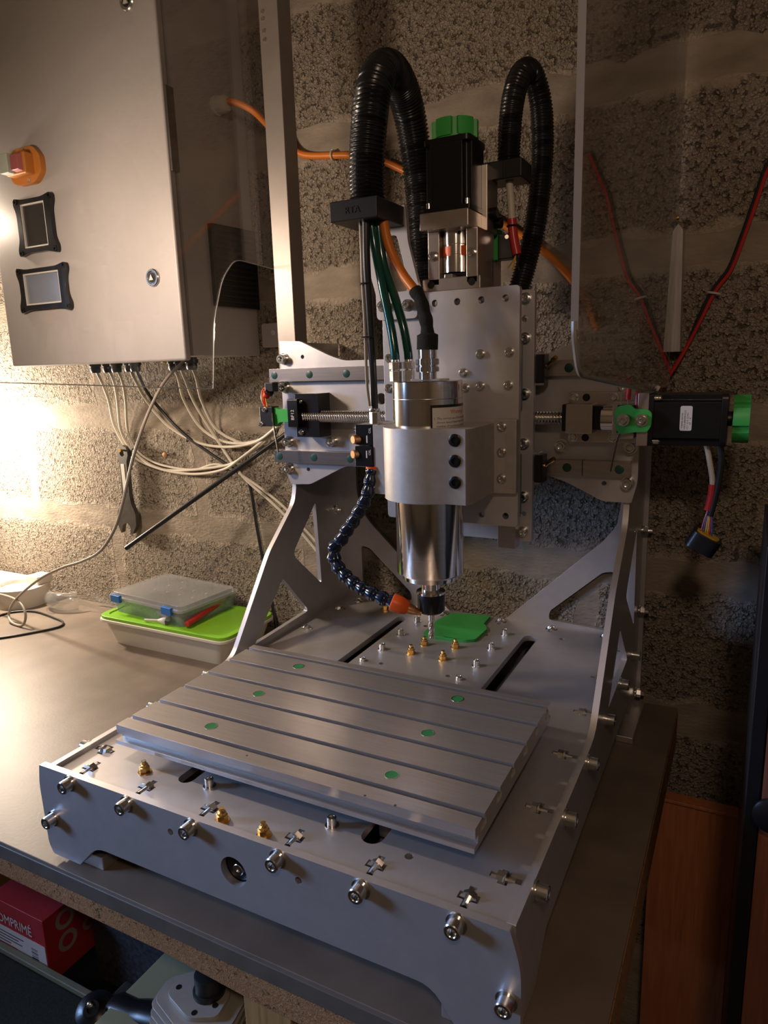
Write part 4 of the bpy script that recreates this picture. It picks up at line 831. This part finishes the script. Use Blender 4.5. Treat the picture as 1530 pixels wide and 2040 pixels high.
put('cut_edge', MB().tube([(-60.5, y, z) for y, z in rnd([(1050, 1086), (810, 1098), (750, 1040), (704, 930), (677, 745), (60, 784), (-100, 790)], [0, 30, 30, 30, 4, 4, 0], 4)], 1.4, 6), ACRYLEDGE2, pn)
po = thing('aluminium_post', (8, 990, 790), 'upright square aluminium enclosure post left of the thick conduit', 'post')
put('profile', MB().box(-38, 26, 958, 1022, 792, 2300), POSTM, po, bevel=2)
for z in (1690, 1712, 1742, 1760): put('screw', MB().lathe((-22 if z < 1730 else -24, 958, z), (0, -1, 0), [(6, 0), (5, 2.5), (2, 2.5)], 12), ZINC, po)
ab = thing('aluminium_bar', (1048, 1180, 806), 'short grained aluminium bar fixed upright at wall edge of right pane', 'bar')
put('bar', MB().prism([(1038, 806), (1074, 806), (1066, 1105), (1040, 1140), (1030, 1095)], 'y', 1176, 1236), BARALU, ab, bevel=1)
put('screw', MB().lathe((1054, 1150, 1130), (1, 0, 0), [(7, 0), (6, 4), (2, 5)], 12), BRASS, ab)
rw = thing('twin_wire', (1150, 1225, 714), 'red and black twin wire rising along the wall at far right', 'wire')
rp = [(1290, 1228, 1330), (1259, 1228, 1260), (1242, 1228, 1223), (1223, 1228, 1151), (1201, 1228, 1072), (1178, 1228, 1002), (1146, 1226, 955), (1115, 1222, 882), (1078, 1215, 800), (1050, 1180, 745), (1036, 1120, 716), (1010, 1060, 700)]
put('red_wire', MB().tube(spline(rp, 8), 5, 8), REDC, rw); put('black_wire', MB().tube(spline([(x-6, y-1, z+5) for x, y, z in rp[:8]]+[(x+2, y+6, z+2) for x, y, z in rp[8:]], 8), 4.4, 8), BLACKC, rw)
tag(put('wall_staple', MB().tube([(1143+14*math.cos(a), 1222+8*math.sin(a), 950-3*math.cos(a)) for a in [-i*PI/7 for i in range(8)]], 3, 6), GREYP), 'small staple holding the red and black twin wire', 'staple')
# ================================================================== RIGHT SIDE
bd = thing('wooden_board', (1185, 1080, -2000), 'red-brown wooden board standing against the wall right of the workbench', 'board')
put('panel', MB().box(1072, 1294, 1100, 1130, -2000, -436), BOARD, bd, bevel=2); put('edge_band', MB().box(1072, 1294, 1092, 1136, -440, -430), BOARD, bd, bevel=2)
dk = thing('dark_cabinet', (1600, 700, -2000), 'dark red-brown cabinet with black edge and round knob at far right', 'cabinet')
put('carcass', MB().box(1290, 2000, 512, 900, -2000, 470), DARKCAB, dk, bevel=2); put('edge_strip', MB().box(1289, 1312, 496, 514, -2000, 472), DARKCAB, dk, bevel=2)
put('door_panel', MB().box(1314, 1990, 498, 512, -1990, 460), BROWNCAB, dk, bevel=2); put('knob', MB().lathe((1334, 498, -20), (0, -1, 0), [(10, 0), (12, 10), (32, 16), (34, 26), (26, 32), (6, 34)], 24), BLACKM, dk)
# ================================================================== UNDER THE BENCH
rbx = thing('red_tool_box', (-440, 230, -828), 'red cardboard box with white printed label under bench at left', 'box')
put('carton', MB().box(-560, -334, 150, 330, -828, -630), REDCARD, rbx, bevel=2)
put('label_panel', MB().box(-556, -338, 148.6, 150, -826, -712), CARDWHITE, rbx); text('lettering', 'COMPRIMÉ', 42, (-556, 148.2, -698), (1, 0, 0), (0, 0, 1), CARDWHITE, rbx, 0.4, sx=0.82)
for i in range(9):
    w_ = (120, 96, 110, 60, 84, 118, 100, 112, 70)[i]
    put('print_line', MB().box(-548, -548+w_, 148.2, 148.7, -730-i*10, -727-i*10), REDINK if i == 4 else INK, rbx)
bc = MB(); x = -398
for i in range(12): w_ = (2, 1, 3, 1, 2, 4, 1, 2, 1, 3, 2, 2)[i]; bc.box(-398, -372, 148.2, 148.7, -736-i*5.6-w_, -736-i*5.6)
put('barcode', bc, INK, rbx)
for i in range(4): put('printed_wheel', MB().lathe((-333.6, 215+(i % 2)*70, -670-(i//2)*70), (1, 0, 0), [(30-9*(i % 2), 0), (30-9*(i % 2), 0.4), (20-8*(i % 2), 0.4), (18-8*(i % 2), 0)], 20, cap=False), GREYC, rbx)
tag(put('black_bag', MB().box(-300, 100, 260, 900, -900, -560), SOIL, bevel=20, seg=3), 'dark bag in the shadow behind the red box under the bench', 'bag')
gbx = thing('tool_bag', (-330, 40, -1000), 'dark green fabric tool bag with pale rim under the bench at left', 'bag')
put('body', MB().box(-700, 60, -140, 130, -1000, -772), DKGREEN, gbx, bevel=14, seg=3); put('rim', MB().box(-700, 64, 126, 144, -784, -762), OLIVE, gbx, bevel=3)
tag(put('storage_crate', MB().box(-720, 110, -150, 1100, -1060, -1002), DARKCAB, bevel=3), 'black crate carrying the tool bag and red box under bench', 'crate')
cy = thing('cylinder_head', (330, 10, -520), 'finned grey engine cylinder standing on the pale green shelf under bench', 'engine part')
for i in range(9):
    z = -425-i*9.5; e = 5*(i % 2)+i*1.5
    put('fin', MB().prism(rnd([(266-e, 24), (276-e, -24-e), (372, -56-e), (455+e, -18), (440, 70), (318, 78)], 14), 'z', z-3.5, z), FINS, cy, bevel=0.8, seg=1)
put('barrel', MB().cyl((358, 10, -520), (358, 10, -428), 50, 28), FINS, cy)
put('top_deck', MB().prism(rnd([(292, 14), (300, -12), (374, -34), (424, -8), (412, 50), (326, 56)], 14), 'z', -425, -414), FINS, cy, bevel=2); put('spigot', MB().lathe((372, 30, -416), (0, 0, 1), [(32, 0), (32, 10), (27, 12), (27, 44), (23, 46)], 28), BLACK, cy)
for x, y in ((310, 10), (378, -20), (404, 10)): put('stud_hole', MB().cyl((x, y, -415), (x, y, -413.6), 6, 14), BLACK, cy)
dr = thing('angle_tool', (90, 10, -600), 'black hand tool with round cap lying before the green shelf', 'tool')
put('head', MB().lathe((84, -20, -556), (0.15, -0.35, 0.75), [(36, -70), (42, -20), (42, 10), (36, 24), (20, 28), (16, 32), (10, 32), (8, 26)], 28), BLACKM, dr); put('screw', MB().ball((92, -36, -514), 8), ZINC, dr)
put('handle', MB().lathe((116, 0, -556), (0.9, 0.1, 0.12), [(34, 0), (40, 20), (34, 60), (38, 90), (40, 130), (30, 140)], 24), GLOSSB, dr); put('gearbox', MB().box(92, 166, -20, 60, -588, -534), DARKSTEEL, dr, bevel=10, seg=3)
